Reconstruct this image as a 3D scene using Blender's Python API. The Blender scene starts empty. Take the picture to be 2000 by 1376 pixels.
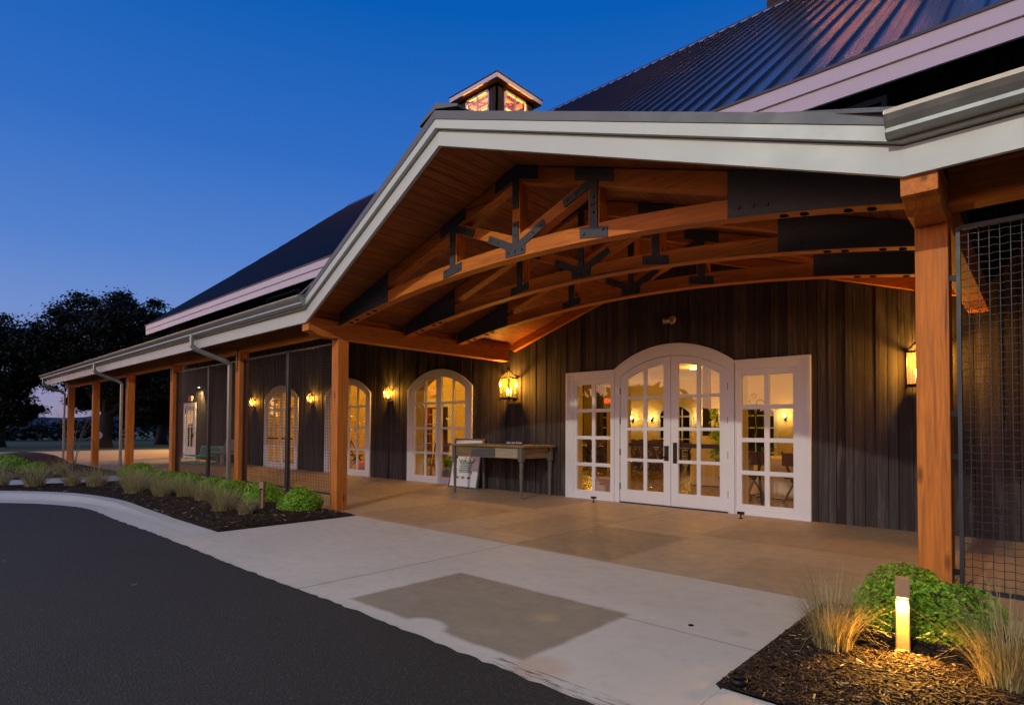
import bpy, bmesh, math, random
import numpy as np
from mathutils import Vector, Matrix

scene = bpy.context.scene
COL = scene.collection
R = math.radians

# ------------------------------------------------------------------ camera
cam_d = bpy.data.cameras.new("camera")
cam = bpy.data.objects.new("camera", cam_d)
COL.objects.link(cam)
_yaw, _pit, _rol = R(42.508), R(1.3656), R(0.3163)
_F = Vector((-math.sin(_yaw) * math.cos(_pit), math.cos(_yaw) * math.cos(_pit), math.sin(_pit)))
_R0 = Vector((math.cos(_yaw), math.sin(_yaw), 0))
_U0 = _R0.cross(_F)
_Rt = math.cos(_rol) * _R0 + math.sin(_rol) * _U0
_Up = -math.sin(_rol) * _R0 + math.cos(_rol) * _U0
_m = Matrix.Identity(4)
for _i in range(3):
    _m[_i][0] = _Rt[_i]; _m[_i][1] = _Up[_i]; _m[_i][2] = -_F[_i]
_m[0][3], _m[1][3], _m[2][3] = 4.811, -9.383, 1.315
cam.matrix_world = _m
cam_d.sensor_width = 36.0
cam_d.sensor_fit = 'HORIZONTAL'
cam_d.lens = 1137.361 / 2000 * 36
cam_d.shift_y = (812.887 - 688) / 2000
cam_d.clip_start = 0.05
cam_d.clip_end = 5000
scene.camera = cam

# ------------------------------------------------------------------ dusk sky
world = bpy.data.worlds.new("World")
scene.world = world
world.use_nodes = True
wn = world.node_tree.nodes; wl = world.node_tree.links
wn.clear()
w_out = wn.new('ShaderNodeOutputWorld'); w_bg = wn.new('ShaderNodeBackground')
w_tc = wn.new('ShaderNodeTexCoord'); w_norm = wn.new('ShaderNodeVectorMath'); w_norm.operation = 'NORMALIZE'
wl.new(w_tc.outputs['Generated'], w_norm.inputs[0])
w_sep = wn.new('ShaderNodeSeparateXYZ'); wl.new(w_norm.outputs[0], w_sep.inputs[0])
w_as = wn.new('ShaderNodeMath'); w_as.operation = 'ARCSINE'; wl.new(w_sep.outputs['Z'], w_as.inputs[0])
w_el = wn.new('ShaderNodeMapRange'); wl.new(w_as.outputs[0], w_el.inputs['Value'])
w_el.inputs['From Min'].default_value = 0.0; w_el.inputs['From Max'].default_value = R(90)


def sky_ramp(stops):
    r = wn.new('ShaderNodeValToRGB'); r.color_ramp.interpolation = 'B_SPLINE' if False else 'LINEAR'
    el = r.color_ramp.elements
    while len(el) < len(stops):
        el.new(0.5)
    for e, (deg, c) in zip(el, stops):
        e.position = deg / 90.0; e.color = (c[0], c[1], c[2], 1)
    wl.new(w_el.outputs[0], r.inputs[0])
    return r


# away from the afterglow (what the lens sees) and towards the afterglow (behind the lens)
ramp_e = sky_ramp([(0, (.30, .245, .36)), (4, (.27, .28, .48)), (9, (.165, .275, .61)), (15, (.085, .215, .60)),
                   (24, (.030, .150, .54)), (36, (.002, .105, .46)), (50, (.006, .095, .40)), (70, (.04, .10, .30)), (90, (.09, .12, .25))])
ramp_w = sky_ramp([(0, (4.4, 2.1, .95)), (4, (4.3, 2.2, 1.15)), (8, (2.2, 1.45, 1.15)), (13, (1.3, 1.12, 1.42)),
                   (28, (.92, .84, 1.22)), (45, (.55, .53, .86)), (70, (.24, .25, .44)), (90, (.12, .14, .24))])
w_dot = wn.new('ShaderNodeVectorMath'); w_dot.operation = 'DOT_PRODUCT'
wl.new(w_norm.outputs[0], w_dot.inputs[0]); w_dot.inputs[1].default_value = (-0.42, -0.91, 0)
w_mr = wn.new('ShaderNodeMapRange'); w_mr.interpolation_type = 'SMOOTHSTEP'
wl.new(w_dot.outputs['Value'], w_mr.inputs['Value'])
w_mr.inputs['From Min'].default_value = 0.30; w_mr.inputs['From Max'].default_value = 0.95
w_mix = wn.new('ShaderNodeMixRGB')
wl.new(w_mr.outputs[0], w_mix.inputs[0]); wl.new(ramp_e.outputs[0], w_mix.inputs[1]); wl.new(ramp_w.outputs[0], w_mix.inputs[2])
wl.new(w_mix.outputs[0], w_bg.inputs['Color']); w_bg.inputs['Strength'].default_value = 1.0
wl.new(w_bg.outputs[0], w_out.inputs['Surface'])

# ------------------------------------------------------------------ key light: the car park lamp behind the lens (its pole and head are built with the planting)
key_d = bpy.data.lights.new("street_lamp_light", 'SPOT')
key = bpy.data.objects.new("street_lamp_light", key_d); COL.objects.link(key)
LAMP = (4.1, -19.0, 9.5)
key.location = LAMP
key_d.energy = 5500; key_d.color = (1.0, .98, .78); key_d.spot_size = R(154); key_d.spot_blend = .06; key_d.shadow_soft_size = .16

scene.view_settings.view_transform = 'Standard'
scene.view_settings.look = 'None'
scene.view_settings.exposure = 0.0
scene.view_settings.gamma = 1.0
scene.render.engine = 'CYCLES'
scene.cycles.use_denoising = True
scene.cycles.max_bounces = 8
scene.cycles.transparent_max_bounces = 24
scene.cycles.sample_clamp_indirect = 4.0
scene.cycles.caustics_reflective = False
scene.cycles.caustics_refractive = False

# ------------------------------------------------------------------ helpers: meshes
rng = random.Random(7)


class MB:
    """collects polygons, then links them as ONE mesh object"""

    def __init__(s):
        s.v = []; s.f = []; s.c = []

    def add(s, vs, fs, c=0.5):
        o = len(s.v); s.v.extend([tuple(p) for p in vs])
        for f in fs:
            s.f.append(tuple(i + o for i in f)); s.c.append(c)

    def box(s, x0, x1, y0, y1, z0, z1, c=0.5):
        s.add([(x0, y0, z0), (x1, y0, z0), (x1, y1, z0), (x0, y1, z0), (x0, y0, z1), (x1, y0, z1), (x1, y1, z1), (x0, y1, z1)],
              [(0, 3, 2, 1), (4, 5, 6, 7), (0, 1, 5, 4), (1, 2, 6, 5), (2, 3, 7, 6), (3, 0, 4, 7)], c)

    def prism(s, pts, ax, a0, a1, c=0.5):
        """polygon given in the two other axes, extruded along ax from a0 to a1"""
        n = len(pts)

        def P(p, a):
            return (a, p[0], p[1]) if ax == 0 else ((p[0], a, p[1]) if ax == 1 else (p[0], p[1], a))
        vs = [P(p, a0) for p in pts] + [P(p, a1) for p in pts]
        fs = [tuple(range(n)), tuple(range(2 * n - 1, n - 1, -1))]
        fs += [(i, i + n, (i + 1) % n + n, (i + 1) % n) for i in range(n)]
        s.add(vs, fs, c)

    def ring(s, outer, inner, y0, y1, c=0.5, closed=False):
        """strip between two paths of equal length in x-z, extruded in y"""
        n = len(outer)
        vs = [(p[0], y, p[1]) for y in (y0, y1) for path in (outer, inner) for p in path]
        k = range(n if closed else n - 1); fs = []
        for i in k:
            j = (i + 1) % n
            fs += [(i, j, n + j, n + i), (2 * n + i, 3 * n + i, 3 * n + j, 2 * n + j),
                   (i, 2 * n + i, 2 * n + j, j), (n + i, n + j, 3 * n + j, 3 * n + i)]
        if not closed:
            fs += [(0, n, 3 * n, 2 * n), (n - 1, 3 * n - 1, 4 * n - 1, 2 * n - 1)]
        s.add(vs, fs, c)

    def hexa(s, a, b, c=0.5):
        """eight-corner solid: a and b are the two end quads"""
        s.add(list(a) + list(b), [(0, 1, 2, 3), (7, 6, 5, 4), (0, 4, 5, 1), (1, 5, 6, 2), (2, 6, 7, 3), (3, 7, 4, 0)], c)

    def bar(s, p, q, w, h, up=(0, 0, 1), c=0.5):
        p, q, up = Vector(p), Vector(q), Vector(up)
        d = (q - p).normalized(); r = d.cross(up)
        if r.length < 1e-4:
            r = d.cross(Vector((0, 1, 0)))
        r.normalize(); u = r.cross(d)
        A = [p + r * a * w / 2 + u * b * h / 2 for a, b in ((-1, -1), (1, -1), (1, 1), (-1, 1))]
        B = [x + (q - p) for x in A]
        s.hexa(A, B, c)

    def tube(s, pts, rad, n=8, c=0.5, cap=True):
        pts = [Vector(p) for p in pts]; m = len(pts)
        rad = rad if isinstance(rad, (list, tuple)) else [rad] * m
        vs = []; u = None
        for i in range(m):
            d = (pts[min(i + 1, m - 1)] - pts[max(i - 1, 0)]).normalized()
            if u is None:
                u = d.orthogonal().normalized()
            else:
                u = u - d * u.dot(d)
                u = u.normalized() if u.length > 1e-6 else d.orthogonal().normalized()
            w = d.cross(u)
            for k in range(n):
                t = 2 * math.pi * k / n
                vs.append(pts[i] + (u * math.cos(t) + w * math.sin(t)) * rad[i])
        fs = [(i * n + k, i * n + (k + 1) % n, (i + 1) * n + (k + 1) % n, (i + 1) * n + k) for i in range(m - 1) for k in range(n)]
        if cap:
            fs += [tuple(range(n - 1, -1, -1)), tuple(range((m - 1) * n, m * n))]
        s.add(vs, fs, c)

    def lathe(s, prof, n=16, o=(0, 0, 0), c=0.5):
        vs = []; m = len(prof)
        for r, z in prof:
            for k in range(n):
                t = 2 * math.pi * k / n
                vs.append((o[0] + r * math.cos(t), o[1] + r * math.sin(t), o[2] + z))
        fs = [(i * n + k, i * n + (k + 1) % n, (i + 1) * n + (k + 1) % n, (i + 1) * n + k) for i in range(m - 1) for k in range(n)]
        fs += [tuple(range(n - 1, -1, -1)), tuple(range((m - 1) * n, m * n))]
        s.add(vs, fs, c)

    def build(s, name, mat, parent=None, bevel=0.0, smooth=False, recalc=True, loc=None):
        me = bpy.data.meshes.new(name)
        me.from_pydata(s.v, [], s.f); me.update()
        if recalc:
            bm = bmesh.new(); bm.from_mesh(me)
            bmesh.ops.recalc_face_normals(bm, faces=bm.faces); bm.to_mesh(me); bm.free()
        at = me.attributes.new("tone", 'FLOAT', 'FACE')
        at.data.foreach_set("value", np.array(s.c, dtype=np.float32))
        if smooth:
            me.polygons.foreach_set("use_smooth", np.ones(len(me.polygons), dtype=bool))
        me.materials.append(mat)
        o = bpy.data.objects.new(name, me); COL.objects.link(o)
        if parent:
            o.parent = parent
        if loc:
            o.location = loc
        if bevel:
            b = o.modifiers.new("bevel", 'BEVEL'); b.width = bevel; b.segments = 2; b.limit_method = 'ANGLE'
        return o


def tag(o, label, cat, group=None, kind=None):
    o['label'] = label; o['category'] = cat
    if group: o['group'] = group
    if kind: o['kind'] = kind
    return o


def thing(name, label, cat, loc=(0, 0, 0), rz=0.0, group=None):
    o = bpy.data.objects.new(name, None); COL.objects.link(o)
    o.empty_display_size = 0.2
    o.location = loc; o.rotation_euler = (0, 0, rz)
    return tag(o, label, cat, group)


def setting(o):
    o['kind'] = 'structure'; return o


def dup(root, loc, rz=0.0, label=None, sc=None):
    """a copy of a thing with copies of its parts and sub-parts"""
    r = root.copy(); COL.objects.link(r); r.location = loc; r.rotation_euler = (0, 0, rz)
    if sc: r.scale = sc if isinstance(sc, (tuple, list)) else (sc, sc, sc)
    if label: r['label'] = label
    for ch in list(root.children):
        c = ch.copy(); COL.objects.link(c); c.parent = r
        for g in list(ch.children):
            d = g.copy(); COL.objects.link(d); d.parent = c
    return r


def lamp(name, loc, power, color, radius=0.03, parent=None):
    d = bpy.data.lights.new(name, 'POINT'); d.energy = power; d.color = color; d.shadow_soft_size = radius
    o = bpy.data.objects.new(name, d); COL.objects.link(o); o.location = loc
    if parent: o.parent = parent
    return o


# ------------------------------------------------------------------ helpers: materials
class NT:
    def __init__(s, name):
        s.m = bpy.data.materials.new(name); s.m.use_nodes = True
        s.t = s.m.node_tree; s.n = s.t.nodes; s.n.clear()
        s.out = s.n.new('ShaderNodeOutputMaterial')

    def link(s, a, b): s.t.links.new(a, b)

    def put(s, sock, v):
        if isinstance(v, bpy.types.NodeSocket): s.link(v, sock)
        else: sock.default_value = v

    def math(s, op, a, b=None, clamp=False):
        n = s.n.new('ShaderNodeMath'); n.operation = op; n.use_clamp = clamp
        s.put(n.inputs[0], a)
        if b is not None: s.put(n.inputs[1], b)
        return n.outputs[0]

    def coord(s, which='Object'):
        return s.n.new('ShaderNodeTexCoord').outputs[which]

    def pos(s):
        return s.n.new('ShaderNodeNewGeometry').outputs['Position']

    def xyz(s, v):
        n = s.n.new('ShaderNodeSeparateXYZ'); s.link(v, n.inputs[0]); return n.outputs

    def map(s, v, scale, loc=(0, 0, 0)):
        n = s.n.new('ShaderNodeMapping'); s.link(v, n.inputs['Vector'])
        n.inputs['Scale'].default_value = scale; n.inputs['Location'].default_value = loc
        return n.outputs[0]

    def noise(s, v, scale=5, detail=4, rough=.55, dist=0.0):
        n = s.n.new('ShaderNodeTexNoise'); s.link(v, n.inputs['Vector'])
        n.inputs['Scale'].default_value = scale; n.inputs['Detail'].default_value = detail
        n.inputs['Roughness'].default_value = rough; n.inputs['Distortion'].default_value = dist
        return n.outputs[0]

    def voronoi(s, v, scale=5, feature='F1'):
        n = s.n.new('ShaderNodeTexVoronoi'); s.link(v, n.inputs['Vector'])
        n.inputs['Scale'].default_value = scale; n.feature = feature
        return n.outputs['Distance']

    def ramp(s, v, stops, interp='LINEAR'):
        n = s.n.new('ShaderNodeValToRGB'); s.link(v, n.inputs[0]); n.color_ramp.interpolation = interp
        el = n.color_ramp.elements
        while len(el) < len(stops): el.new(.5)
        for e, (p, c) in zip(el, stops):
            e.position = p; e.color = (c[0], c[1], c[2], 1) if not isinstance(c, (int, float)) else (c, c, c, 1)
        return n.outputs[0]

    def mr(s, v, a, b, c=0.0, d=1.0, smooth=True):
        n = s.n.new('ShaderNodeMapRange'); s.put(n.inputs['Value'], v)
        if smooth: n.interpolation_type = 'SMOOTHSTEP'
        for k, x in (('From Min', a), ('From Max', b), ('To Min', c), ('To Max', d)):
            n.inputs[k].default_value = x
        return n.outputs[0]

    def mix(s, f, a, b, mode='MIX'):
        n = s.n.new('ShaderNodeMixRGB'); n.blend_type = mode
        s.put(n.inputs[0], f)
        for i, x in ((1, a), (2, b)):
            if isinstance(x, bpy.types.NodeSocket): s.link(x, n.inputs[i])
            else: n.inputs[i].default_value = (x[0], x[1], x[2], 1)
        return n.outputs[0]

    def bump(s, h, strength=.3, dist=.01):
        n = s.n.new('ShaderNodeBump'); s.link(h, n.inputs['Height'])
        n.inputs['Strength'].default_value = strength; n.inputs['Distance'].default_value = dist
        return n.outputs[0]

    def tone(s):
        n = s.n.new('ShaderNodeAttribute'); n.attribute_name = 'tone'; return n.outputs['Fac']

    def rand(s):
        return s.n.new('ShaderNodeObjectInfo').outputs['Random']

    def vadd(s, v, k):
        n = s.n.new('ShaderNodeVectorMath'); n.operation = 'ADD'; s.link(v, n.inputs[0]); s.put(n.inputs[1], k); return n.outputs[0]

    def principled(s, col, rough=.6, metal=0.0, nor=None, spec=.5, **kw):
        p = s.n.new('ShaderNodeBsdfPrincipled')
        if isinstance(col, bpy.types.NodeSocket): s.link(col, p.inputs['Base Color'])
        else: p.inputs['Base Color'].default_value = (col[0], col[1], col[2], 1)
        s.put(p.inputs['Roughness'], rough); p.inputs['Metallic'].default_value = metal
        p.inputs['Specular IOR Level'].default_value = spec
        if nor is not None: s.link(nor, p.inputs['Normal'])
        for k, x in kw.items(): s.put(p.inputs[k], x)
        s.link(p.outputs[0], s.out.inputs['Surface'])
        return p

    def rect(s, X, Y, x0, x1, y0, y1, e=.03):
        a = s.math('MULTIPLY', s.mr(X, x0 - e, x0 + e), s.mr(X, x1 - e, x1 + e, 1, 0))
        b = s.math('MULTIPLY', s.mr(Y, y0 - e, y0 + e), s.mr(Y, y1 - e, y1 + e, 1, 0))
        return s.math('MULTIPLY', a, b)


def M_plain(name, c, rough=.6, metal=0.0, var=.18, scale=6, bump=.1, spec=.5):
    t = NT(name); v = t.coord()
    n = t.noise(v, scale, 6, .6)
    col = t.mix(n, [x * (1 - var) for x in c], [min(1, x * (1 + var)) for x in c])
    fine = t.noise(v, scale * 12, 3)
    t.principled(col, t.mr(n, .3, .7, rough - .06, rough + .08), metal, t.bump(fine, bump, .004), spec)
    return t.m


def M_wood(name, c1, c2, axis, knots=True, rough=.55):
    t = NT(name); v = t.coord()
    k = t.n.new('ShaderNodeCombineXYZ'); r = t.math('MULTIPLY', t.rand(), 37.0)
    for i in range(3): t.link(r, k.inputs[i])
    tn = t.math('MULTIPLY', t.tone(), 23.0)
    k2 = t.n.new('ShaderNodeCombineXYZ')
    for i in range(3): t.link(tn, k2.inputs[i])
    v = t.vadd(t.vadd(v, k.outputs[0]), k2.outputs[0])
    sc = [9.0, 9.0, 9.0]; sc[axis] = 0.55
    g = t.noise(t.map(v, sc), 3.2, 7, .62, .9)
    sc2 = [60.0, 60.0, 60.0]; sc2[axis] = 2.0
    g2 = t.noise(t.map(v, sc2), 1.5, 4, .6, .3)
    f = t.math('ADD', t.math('MULTIPLY', g, .7), t.math('MULTIPLY', g2, .3))
    col = t.ramp(f, [(.30, c1), (.50, [(a + b) / 2 for a, b in zip(c1, c2)]), (.68, c2)])
    if knots:
        sk = [4.2, 4.2, 4.2]; sk[axis] = 1.3
        d = t.voronoi(t.map(v, sk), 1.0)
        km = t.mr(d, .03, .13, 1, 0)
        col = t.mix(t.math('MULTIPLY', km, .75), col, [x * .25 for x in c1])
    sc3 = [16.0, 16.0, 16.0]; sc3[axis] = .35
    ck = t.mr(t.noise(t.map(v, sc3), 1.1, 3, .5, .4), .665, .70)
    col = t.mix(t.math('MULTIPLY', ck, .7), col, [x * .18 for x in c1])
    bl = t.noise(t.coord(), 1.7, 5, .6)
    col = t.mix(t.math('MULTIPLY', t.mr(bl, .5, .72), .45), col, [x * .55 for x in c2])
    t.principled(col, t.mr(g, .3, .7, rough, rough + .18), 0, t.bump(t.math('SUBTRACT', f, ck), .3, .006), .35)
    return t.m


WOOD_A, WOOD_B = (.28, .076, .010), (.70, .215, .028)
m_post = M_wood("stained_cedar_upright", WOOD_A, WOOD_B, 2)
m_beam_x = M_wood("stained_cedar_along", WOOD_A, WOOD_B, 0)
m_beam_y = M_wood("stained_cedar_across", WOOD_A, WOOD_B, 1)


def M_ceiling(name):
    t = NT(name); P = t.pos(); o = t.xyz(P)
    g = t.noise(t.map(P, (14, .7, 14)), 2.4, 7, .6, .7)
    bx = t.math('DIVIDE', o[0], .14)
    cell = t.n.new('ShaderNodeTexWhiteNoise'); cell.noise_dimensions = '1D'
    t.link(t.math('FLOOR', bx), cell.inputs['W'])
    fr = t.math('FRACT', bx)
    gap = t.math('MULTIPLY', t.mr(fr, 0.0, .045), t.mr(fr, .955, 1.0, 1, 0))
    col = t.ramp(g, [(.3, (.17, .044, .007)), (.7, (.40, .12, .020))])
    col = t.mix(t.math('MULTIPLY', cell.outputs[0], .5), col, (.15, .055, .018))
    col = t.mix(gap, (.02, .008, .004), col)
    t.principled(col, .55, 0, t.bump(t.math('ADD', gap, t.math('MULTIPLY', g, .1)), .6, .01), .3)
    return t.m


def M_boards(name, bright=1.0):
    t = NT(name); P = t.coord(); tn = t.tone()
    k = t.n.new('ShaderNodeCombineXYZ'); s20 = t.math('MULTIPLY', tn, 91.0)
    for i in range(3): t.link(s20, k.inputs[i])
    V = t.vadd(P, k.outputs[0])
    g = t.noise(t.map(V, (17, 17, .35)), 1.5, 8, .70, .8)
    big = t.noise(t.map(V, (4, 4, .9)), 1.3, 5, .6, .5)
    base = t.ramp(tn, [(0, (.024, .0175, .0175)), (.25, (.062, .044, .041)), (.5, (.040, .033, .035)), (.75, (.082, .061, .057)), (1, (.056, .049, .053))])
    col = t.mix(t.mr(g, .34, .62), t.mix(.68, base, (.010, .007, .006)), base)
    silver = t.mr(t.math('ADD', t.math('MULTIPLY', big, .5), t.math('MULTIPLY', g, .5)), .50, .68)
    col = t.mix(t.math('MULTIPLY', silver, .55), col, (.150, .135, .140))
    sk = t.voronoi(t.map(V, (5, 5, 1.1)), 1.0)
    col = t.mix(t.math('MULTIPLY', t.mr(sk, .02, .10, 1, 0), .7), col, (.02, .013, .01))
    if bright != 1.0:
        col = t.mix(1.0, col, (bright, bright, bright), 'MULTIPLY')
    t.principled(col, t.mr(g, .3, .7, .62, .88), 0, t.bump(g, .55, .008), .3)
    return t.m


def M_metal_roof(name):
    t = NT(name); P = t.coord()
    st = t.noise(t.map(P, (20, .12, .12)), 2.0, 6, .65, .2)
    big = t.noise(t.map(P, (1.2, .5, .5)), 1.2, 4)
    col = t.mix(big, (.24, .25, .27), (.31, .32, .34))
    p = t.principled(col, t.mr(st, .3, .7, .16, .30), .72, t.bump(st, .22, .012), .5)
    return t.m


def M_concrete(name, base, kind):
    t = NT(name); P = t.pos(); o = t.xyz(P); X, Y = o[0], o[1]
    n1 = t.noise(P, .9, 6, .6); n2 = t.noise(P, 7, 6, .65); n3 = t.noise(P, 120, 3)
    wob = t.math('MULTIPLY', t.math('SUBTRACT', t.noise(P, 5, 4), .5), .06)
    Xw, Yw = t.math('ADD', X, wob), t.math('ADD', Y, wob)
    col = t.mix(n1, [x * .78 for x in base], [x * 1.12 for x in base])
    col = t.mix(t.math('MULTIPLY', t.mr(n2, .45, .75), .35), col, [x * .70 for x in base])
    col = t.mix(t.math('MULTIPLY', t.mr(n3, .62, .75), .14), col, [x * .5 for x in base])
    lines = None

    def ln(mask):
        nonlocal lines
        lines = mask if lines is None else t.math('MAXIMUM', lines, mask)
    rough = t.mr(n2, .3, .7, .55, .75)
    if kind == 'apron':
        st = t.math('MULTIPLY', t.rect(Xw, Yw, .80, 2.59, -6.86, -5.70, .03), t.mr(t.noise(P, 2.2, 6, .7), .22, .48, .80, 1.0))
        notch = t.mr(t.voronoi(t.map(P, (1, 1, 0), (-1.72, 6.86, 0)), .5), .0, .26, 0, 1)
        dx = t.math('SUBTRACT', X, 1.70); dy = t.math('ADD', Y, 6.86)
        d2 = t.math('SQRT', t.math('ADD', t.math('MULTIPLY', dx, dx), t.math('MULTIPLY', t.math('MULTIPLY', dy, dy), 2.0)))
        st = t.math('MULTIPLY', st, t.mr(d2, .14, .22))
        ti = t.mix(t.noise(P, 3, 5), (.44, .40, .33), (.58, .53, .45))
        col = t.mix(st, col, t.mix(1.0, col, ti, 'MULTIPLY'))

        def spot(cx, cy, r, c, a):
            ex = t.math('SUBTRACT', Xw, cx); ey = t.math('SUBTRACT', Yw, cy)
            d = t.math('SQRT', t.math('ADD', t.math('MULTIPLY', ex, ex), t.math('MULTIPLY', ey, ey)))
            nonlocal col
            col = t.mix(t.math('MULTIPLY', t.mr(d, r * .4, r, 1, 0), a), col, c)
        spot(2.21, -6.17, .13, (.46, .34, .16), .55)
        spot(1.74, -6.40, .10, (.30, .24, .16), .35)
        spot(2.72, -6.86, .22, (.50, .30, .20), .55)
        spot(3.30, -5.55, .10, (.42, .36, .26), .5)
        spot(.25, -6.75, .08, (.5, .36, .26), .4)
        # tyre scuffs at the edge of the asphalt
        sc = t.noise(t.map(P, (5, 60, 1)), 1.0, 6, .7)
        m = t.math('MULTIPLY', t.rect(Xw, Yw, 2.45, 3.5, -7.05, -6.90, .03), t.mr(sc, .50, .60))
        col = t.mix(t.math('MULTIPLY', m, .9), col, (.05, .05, .05))
        ln(t.rect(X, Y, .236, .250, -7.1, -4.39, .003)); ln(t.rect(X, Y, -3.2, 3.53, -4.398, -4.384, .003))
        ln(t.math('MULTIPLY', t.rect(X, Y, 2.55, 3.53, -5.79, -5.77, .006), .45))
    elif kind == 'porch':
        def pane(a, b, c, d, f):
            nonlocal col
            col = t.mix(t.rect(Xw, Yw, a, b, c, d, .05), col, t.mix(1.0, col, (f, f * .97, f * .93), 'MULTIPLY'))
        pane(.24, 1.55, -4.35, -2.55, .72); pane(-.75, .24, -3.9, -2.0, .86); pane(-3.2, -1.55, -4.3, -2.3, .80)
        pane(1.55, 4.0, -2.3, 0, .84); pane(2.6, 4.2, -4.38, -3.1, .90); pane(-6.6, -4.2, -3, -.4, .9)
        ln(t.rect(X, Y, .236, .250, -4.39, 0, .003)); ln(t.rect(X, Y, -40, 14, -2.2, -2.19, .004))
        for q in (-36, -32, -28, -23.5, -19.5, -15.5, -11.6, -7.6, 8.1): ln(t.rect(X, Y, q, q + .012, -4.5, 0, .003))
        rough = t.mr(n2, .3, .7, .48, .66)
    col = t.mix(t.math('MULTIPLY', lines, .8), col, (.06, .05, .04)) if lines is not None else col
    h = t.math('ADD', t.math('MULTIPLY', n3, .4), n2)
    if lines is not None: h = t.math('SUBTRACT', h, t.math('MULTIPLY', lines, 2.0))
    t.principled(col, rough, 0, t.bump(h, .18, .006), .4)
    return t.m


def M_asphalt(name):
    t = NT(name); P = t.pos()
    n1 = t.noise(P, .55, 5, .6); n2 = t.noise(P, 85, 3); n3 = t.noise(P, 14, 5); v = t.voronoi(P, 95)
    col = t.mix(n1, (.019, .0165, .0130), (.032, .028, .0225))
    col = t.mix(t.math('MULTIPLY', t.mr(n3, .6, .8), .5), col, (.05, .047, .044))
    col = t.mix(t.math('MULTIPLY', t.mr(n2, .56, .74), .6), col, (.13, .125, .12))
    dust = t.voronoi(P, 2.1)
    col = t.mix(t.math('MULTIPLY', t.mr(dust, .02, .06, 1, 0), .6), col, (.26, .24, .22))
    t.principled(col, .82, 0, t.bump(t.math('ADD', v, n2), .5, .006), .35)
    return t.m


def M_mulch(name):
    t = NT(name); P = t.pos()
    n1 = t.noise(P, 3, 6); v = t.voronoi(t.map(P, (1, 2.2, 1)), 38); n2 = t.noise(P, 60, 4)
    col = t.mix(n1, (.030, .017, .011), (.060, .034, .021))
    col = t.mix(t.math('MULTIPLY', t.mr(v, .05, .35, 1, 0), .5), col, (.095, .055, .032))
    col = t.mix(t.mr(n2, .40, .60), (.012, .007, .005), col)
    t.principled(col, .9, 0, t.bump(t.math('ADD', n2, v), .9, .03), .2)
    return t.m


def M_chips(name):
    t = NT(name); tn = t.tone()
    col = t.ramp(tn, [(0, (.014, .008, .005)), (.5, (.042, .023, .012)), (.8, (.11, .064, .034)), (1, (.48, .36, .24))])
    t.principled(col, .8, 0, None, .3); return t.m


def M_leaf(name, a, b, trans=.35):
    t = NT(name); tn = t.tone()
    col = t.mix(tn, a, b)
    d = t.n.new('ShaderNodeBsdfPrincipled'); t.link(col, d.inputs['Base Color']); d.inputs['Roughness'].default_value = .5
    d.inputs['Specular IOR Level'].default_value = .35
    tr = t.n.new('ShaderNodeBsdfTranslucent'); t.link(col, tr.inputs[0])
    mx = t.n.new('ShaderNodeMixShader'); mx.inputs[0].default_value = trans
    t.link(d.outputs[0], mx.inputs[1]); t.link(tr.outputs[0], mx.inputs[2]); t.link(mx.outputs[0], t.out.inputs[0])
    return t.m


def M_glass(name, refl=.16, tint=(1, 1, 1)):
    t = NT(name)
    g = t.n.new('ShaderNodeBsdfGlossy'); g.inputs['Roughness'].default_value = 0.004; g.inputs['Color'].default_value = (1, 1, 1, 1)
    tr = t.n.new('ShaderNodeBsdfTransparent'); tr.inputs[0].default_value = (tint[0], tint[1], tint[2], 1)
    lw = t.n.new('ShaderNodeLayerWeight'); lw.inputs[0].default_value = .35
    f = t.math('ADD', t.math('MULTIPLY', lw.outputs['Fresnel'], .24), refl, True)
    bmp = t.bump(t.noise(t.coord(), 1.3, 2), .03, .02); t.link(bmp, g.inputs['Normal'])
    mx = t.n.new('ShaderNodeMixShader'); t.link(f, mx.inputs[0]); t.link(tr.outputs[0], mx.inputs[1]); t.link(g.outputs[0], mx.inputs[2])
    t.link(mx.outputs[0], t.out.inputs[0]); return t.m


def M_emit(name, c, s):
    t = NT(name); e = t.n.new('ShaderNodeEmission'); e.inputs[0].default_value = (c[0], c[1], c[2], 1); e.inputs[1].default_value = s
    t.link(e.outputs[0], t.out.inputs[0]); return t.m


def M_painted(name, c, rough=.45):
    t = NT(name); P = t.coord()
    n = t.noise(P, 2.2, 6, .65); g = t.noise(t.map(P, (3, 40, 40)), 2, 4)
    col = t.mix(n, [x * .86 for x in c], c)
    dirt = t.mr(t.noise(t.map(P, (9, 9, 1.2)), 1.5, 7, .7), .62, .8)
    col = t.mix(t.math('MULTIPLY', dirt, .34), col, [c[0] * .55, c[1] * .5, c[2] * .45])
    t.principled(col, t.mr(n, .3, .7, rough - .05, rough + .12), 0, t.bump(t.math('ADD', g, n), .08, .006), .4)
    return t.m


m_ceil = M_ceiling("ceiling_tongue_and_groove")
m_boards = M_boards("weathered_barn_boards")
m_boards_side = M_boards("weathered_barn_boards_gable")
m_roof = M_metal_roof("standing_seam_metal")
m_rib = M_plain("seam_metal", (.075, .08, .10), .35, .6)
m_lowroof = M_plain("matte_grey_roof_metal", (.075, .08, .095), .62, .25)
m_trim = M_painted("painted_fascia_trim", (.46, .49, .475))
m_white = M_painted("painted_white_joinery", (.80, .79, .83), .4)
m_drip = M_plain("grey_drip_edge_metal", (.10, .105, .12), .6, .2)
m_gutter = M_plain("grey_gutter_metal", (.30, .31, .29), .38, .7)
m_steel = M_plain("dark_steel_plate", (.045, .050, .062), .62, .15, bump=.2, scale=14)
m_frame = M_plain("dark_screen_frame_paint", (.032, .034, .042), .45, .4)
m_black = M_plain("black_wrought_iron", (.012, .011, .010), .5, .6)
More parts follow.
